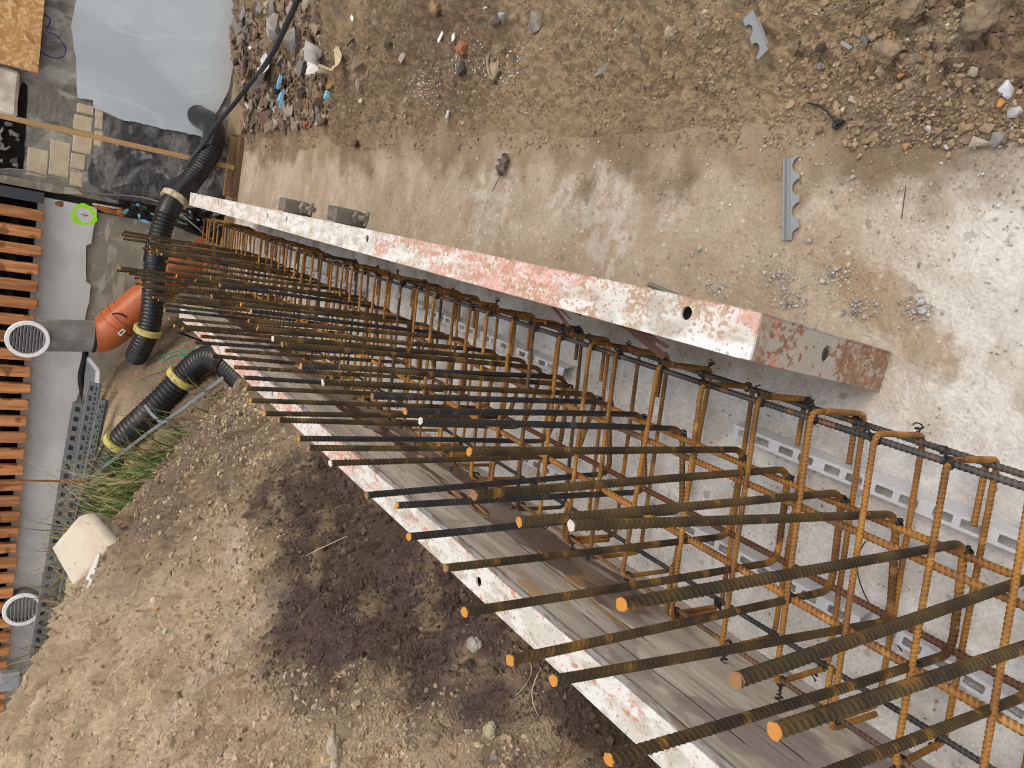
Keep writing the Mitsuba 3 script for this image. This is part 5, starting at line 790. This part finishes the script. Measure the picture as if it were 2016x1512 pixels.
# loose spacer pieces
def bitten(L, w, bites, r): 
    p = sbox(0, 0, L, w)
    for b in bites: p = p.difference(Point(b, w).buffer(r, 10).union(sbox(b - r, w, b + r, w + 0.02)))
    return p
m = cat([prism(bitten(0.196, 0.036, (0.022, 0.075, 0.130, 0.190), 0.019), 0.003), bx(0.0, 0.196, -0.0005, 0.0035, 0.003, 0.012), bx(0.0, 0.196, 0.010, 0.0125, 0.003, 0.006)]); m = along(m, (0.352, 1.083, 0.006), (-0.189, -0.055, 0), (0.06, 0, 1)); m.apply_translation((0, 0.016, 0)); solo('loose_spacer', m, 'm_spacer_grey', 'grey scalloped spacer strip lying loose on the slab', 'spacer')
m = cat([prism(bitten(0.115, 0.034, (0.035, 0.088), 0.017), 0.003), bx(0.02, 0.10, 0, 0.003, 0.003, 0.012)]); m = along(m, (0.682, 1.240, gz(0.68, 1.24) + 0.030), (-0.096, -0.065, -0.012), (0.1, -0.2, -1)); solo('loose_spacer', m, 'm_spacer_grey', 'broken grey spacer piece on the soil bank', 'spacer')
m = turned(prism([(0, 0), (0.03, 0.004), (0.024, 0.022), (-0.004, 0.018)], 0.003), 0.4, 0.3); m.apply_translation((0.672, 1.08, gz(0.672, 1.08) + 0.010)); solo('plastic_fragment', m, 'm_spacer_grey', 'small dark grey plastic fragment at the upper picture edge', 'fragment')
m = turned(prism([(0, 0), (0.040, 0.006), (0.036, 0.013), (0.002, 0.008)], 0.003), 0.9, 0.2); m.apply_translation((0.585, 0.985, gz(0.585, 0.985) + 0.008)); solo('plastic_fragment', m, 'm_spacer_grey', 'slim grey plastic fragment pressed into the near bank', 'fragment')
t = np.linspace(0, 1, 60); kn = np.c_[0.427 + 0.010 * np.cos(t * 24) * (1 - .3 * t), 0.984 + 0.009 * np.sin(t * 21), 0.012 + 0.008 * np.sin(t * 17)]
solo('tangled_wire', cat([sweep(spline([(0.475, 1.065, 0.022), (0.468, 1.04, 0.021), (0.458, 1.02, 0.020), (0.44, 1.0, 0.016), (0.43, 0.988, 0.012)], 24), 0.0022, 6), sweep(kn, 0.0019, 6)]), 'm_wire', 'tangled black tie wire with a knot on the slab edge', 'wire', smooth=True)
solo('thin_twig', sweep(spline([(0.30, 0.80, 0.004), (0.27, 0.795, 0.005), (0.235, 0.79, 0.004)], 10), 0.0012, 5), 'm_brown_ply', 'thin dark twig on the near slab', 'twig')
solo('loose_wire', sweep(spline([(-0.42, 0.66, 0.03), (-0.50, 0.655, 0.022), (-0.56, 0.60, 0.014), (-0.60, 0.54, 0.012)], 24), 0.0014, 5), 'm_wire', 'loose black tie wire hanging down inside the cage', 'wire', smooth=True)
# dry twigs on the heap
for k, (p, lab) in enumerate([([(-1.05, 1.19, 0.42), (-1.0, 1.235, 0.45), (-0.965, 1.27, 0.455)], 'pale dry twig beside the dark hollow, the upper one'), ([(-1.07, 1.13, 0.43), (-1.01, 1.15, 0.435), (-0.965, 1.165, 0.46)], 'pale dry twig beside the dark hollow, the lower one'), ([(-1.17, 2.25, 0.62), (-1.12, 2.19, 0.60), (-1.05, 2.14, 0.54)], 'thin straw stalk across the dark slope of the heap')]):
    q = np.array(p); q[:, 2] = [gz(a, b) + 0.012 for a, b, _ in p]; solo('dry_twig', sweep(spline(q, 14), 0.0014, 5), 'm_cream', lab, 'twig', smooth=True)

# ---------------------------------------------------------------- grass and weeds
def blades(n, cx, cy, sx, sy, L, w, cols, seed, lean=0.6, droop=0.9, base=None, dirn=None):
    g = np.random.default_rng(seed); V, Fc, C = [], [], []; k = 6
    for i in range(n):
        x, y = cx + g.normal(0, sx), cy + g.normal(0, sy); z = gz(min(x, -0.87), y) if base is None else base(x, y); l = L * g.uniform(0.5, 1.25); a = g.uniform(0, 2 * np.pi) if dirn is None else dirn + g.normal(0, 0.7)
        d = np.array((math.cos(a), math.sin(a), 0)); t = np.linspace(0, 1, k + 1); th = lean * g.uniform(0.2, 1.2) + droop * t * g.uniform(0.5, 1.5); seg = np.c_[np.sin(th), np.cos(th)] * l / k; q = np.vstack([[0, 0], np.cumsum(seg[:-1], 0)])
        c = np.array((x, y, z - 0.01)) + q[:, :1] * d + q[:, 1:] * np.array((0, 0, 1)); s = np.cross(d, (0, 0, 1)); ww = w * g.uniform(0.6, 1.3) * (1 - t**1.6)[:, None] * 0.5 + 0.0003
        c = c + (s * g.normal(0, 0.15) * l * (t**2)[:, None]); o = len(V) * 2 * (k + 1); V.append(np.vstack([c - ww * s, c + ww * s])); j = np.arange(k); Fc.append(np.vstack([np.stack([j, j + 1, j + k + 2], -1), np.stack([j, j + k + 2, j + k + 1], -1)]) + o); col = np.array(cols[g.integers(len(cols))]) * g.uniform(0.7, 1.25); C.append(np.repeat(col[None], 2 * (k + 1), 0) * np.tile(0.75 + 0.4 * t, 2)[:, None])
    return trimesh.Trimesh(np.vstack(V), np.vstack(Fc), process=False), np.vstack(C)
def merge(*mc): return cat([m for m, c in mc]), np.vstack([c for m, c in mc])
GR, GL, ST, DR = (0.07, 0.15, 0.03), (0.155, 0.25, 0.055), (0.36, 0.27, 0.13), (0.19, 0.135, 0.075)
m, c = merge(blades(140, -1.60, 4.10, 0.13, 0.16, 0.34, 0.008, [GR, GL, GL, ST], 1), blades(150, -1.78, 4.38, 0.14, 0.14, 0.46, 0.007, [GL, GL, GR, ST, ST], 2, 0.5, 1.0), blades(70, -1.45, 4.08, 0.10, 0.12, 0.28, 0.007, [GR, GR, GL, ST], 3), blades(70, -2.0, 4.55, 0.14, 0.1, 0.42, 0.005, [ST, GL, ST], 4, 0.7, 1.0), blades(50, -1.7, 4.3, 0.25, 0.15, 0.62, 0.005, [ST, ST, GL], 14, 0.7, 0.9))
tag(obj('grass', m, 'm_leafy', color=c), 'tuft of long green and straw grass between hose and soil heap', 'grass', kind='stuff')
m, c = merge(blades(46, -1.93, 3.6, 0.09, 0.07, 0.13, 0.010, [GR, GR, GL], 5, 0.8, 1.1), blades(26, -2.1, 3.6, 0.10, 0.06, 0.17, 0.006, [GL, GR, ST], 6))
tag(obj('grass', m, 'm_leafy', color=c), 'small dark green weeds below the white tile shard', 'grass', kind='stuff')
m, c = merge(blades(40, -1.22, 5.25, 0.10, 0.12, 0.11, 0.009, [GR, GL, ST], 7), blades(26, -1.36, 5.3, 0.08, 0.15, 0.30, 0.005, [ST, ST, GL], 8, 0.8, 1.0), blades(24, -1.15, 3.75, 0.07, 0.06, 0.09, 0.004, [GL, ST, GR], 18))
tag(obj('grass', m, 'm_leafy', color=c), 'sparse weeds and straw on the soil below the orange pipe', 'grass', kind='stuff')
hb = lambda x, y: gz(min(x, -0.9), y)
m, c = merge(blades(90, -2.75, 5.9, 0.45, 0.12, 0.40, 0.0055, [DR, ST, DR], 9, 0.5, 1.2), blades(130, -3.9, 5.9, 0.40, 0.14, 0.46, 0.005, [DR, DR, ST], 10, 0.6, 1.2), blades(70, -3.3, 5.5, 0.5, 0.2, 0.22, 0.005, [DR, ST, GR], 11, 0.6, 1.0))
tag(obj('dry_weeds', m, 'm_leafy', color=c), 'tangle of dry brown weeds along the foot of the house', 'weeds', kind='stuff')
sp = np.array([(-2.03, 5.2, 0.80), (-2.015, 5.2, 0.95), (-2.005, 5.2, 1.15), (-1.995, 5.2, 1.335)]); solo('plant_stem', sweep(spline(sp, 20), np.linspace(0.009, 0.006, 20), 7), 'm_foam', 'straight reddish plant stem standing in front of the house plinth', 'stem', smooth=True)
solo('grey_bracket', cat([bx(-4.25, -4.085, 6.28, 6.33, 1.118, 1.256, 0.006), bx(-4.26, -4.08, 6.33, 6.344, 1.21, 1.262, 0.002)]), 'm_galv', 'light grey metal bracket box on the house front near the lower picture corner', 'bracket')
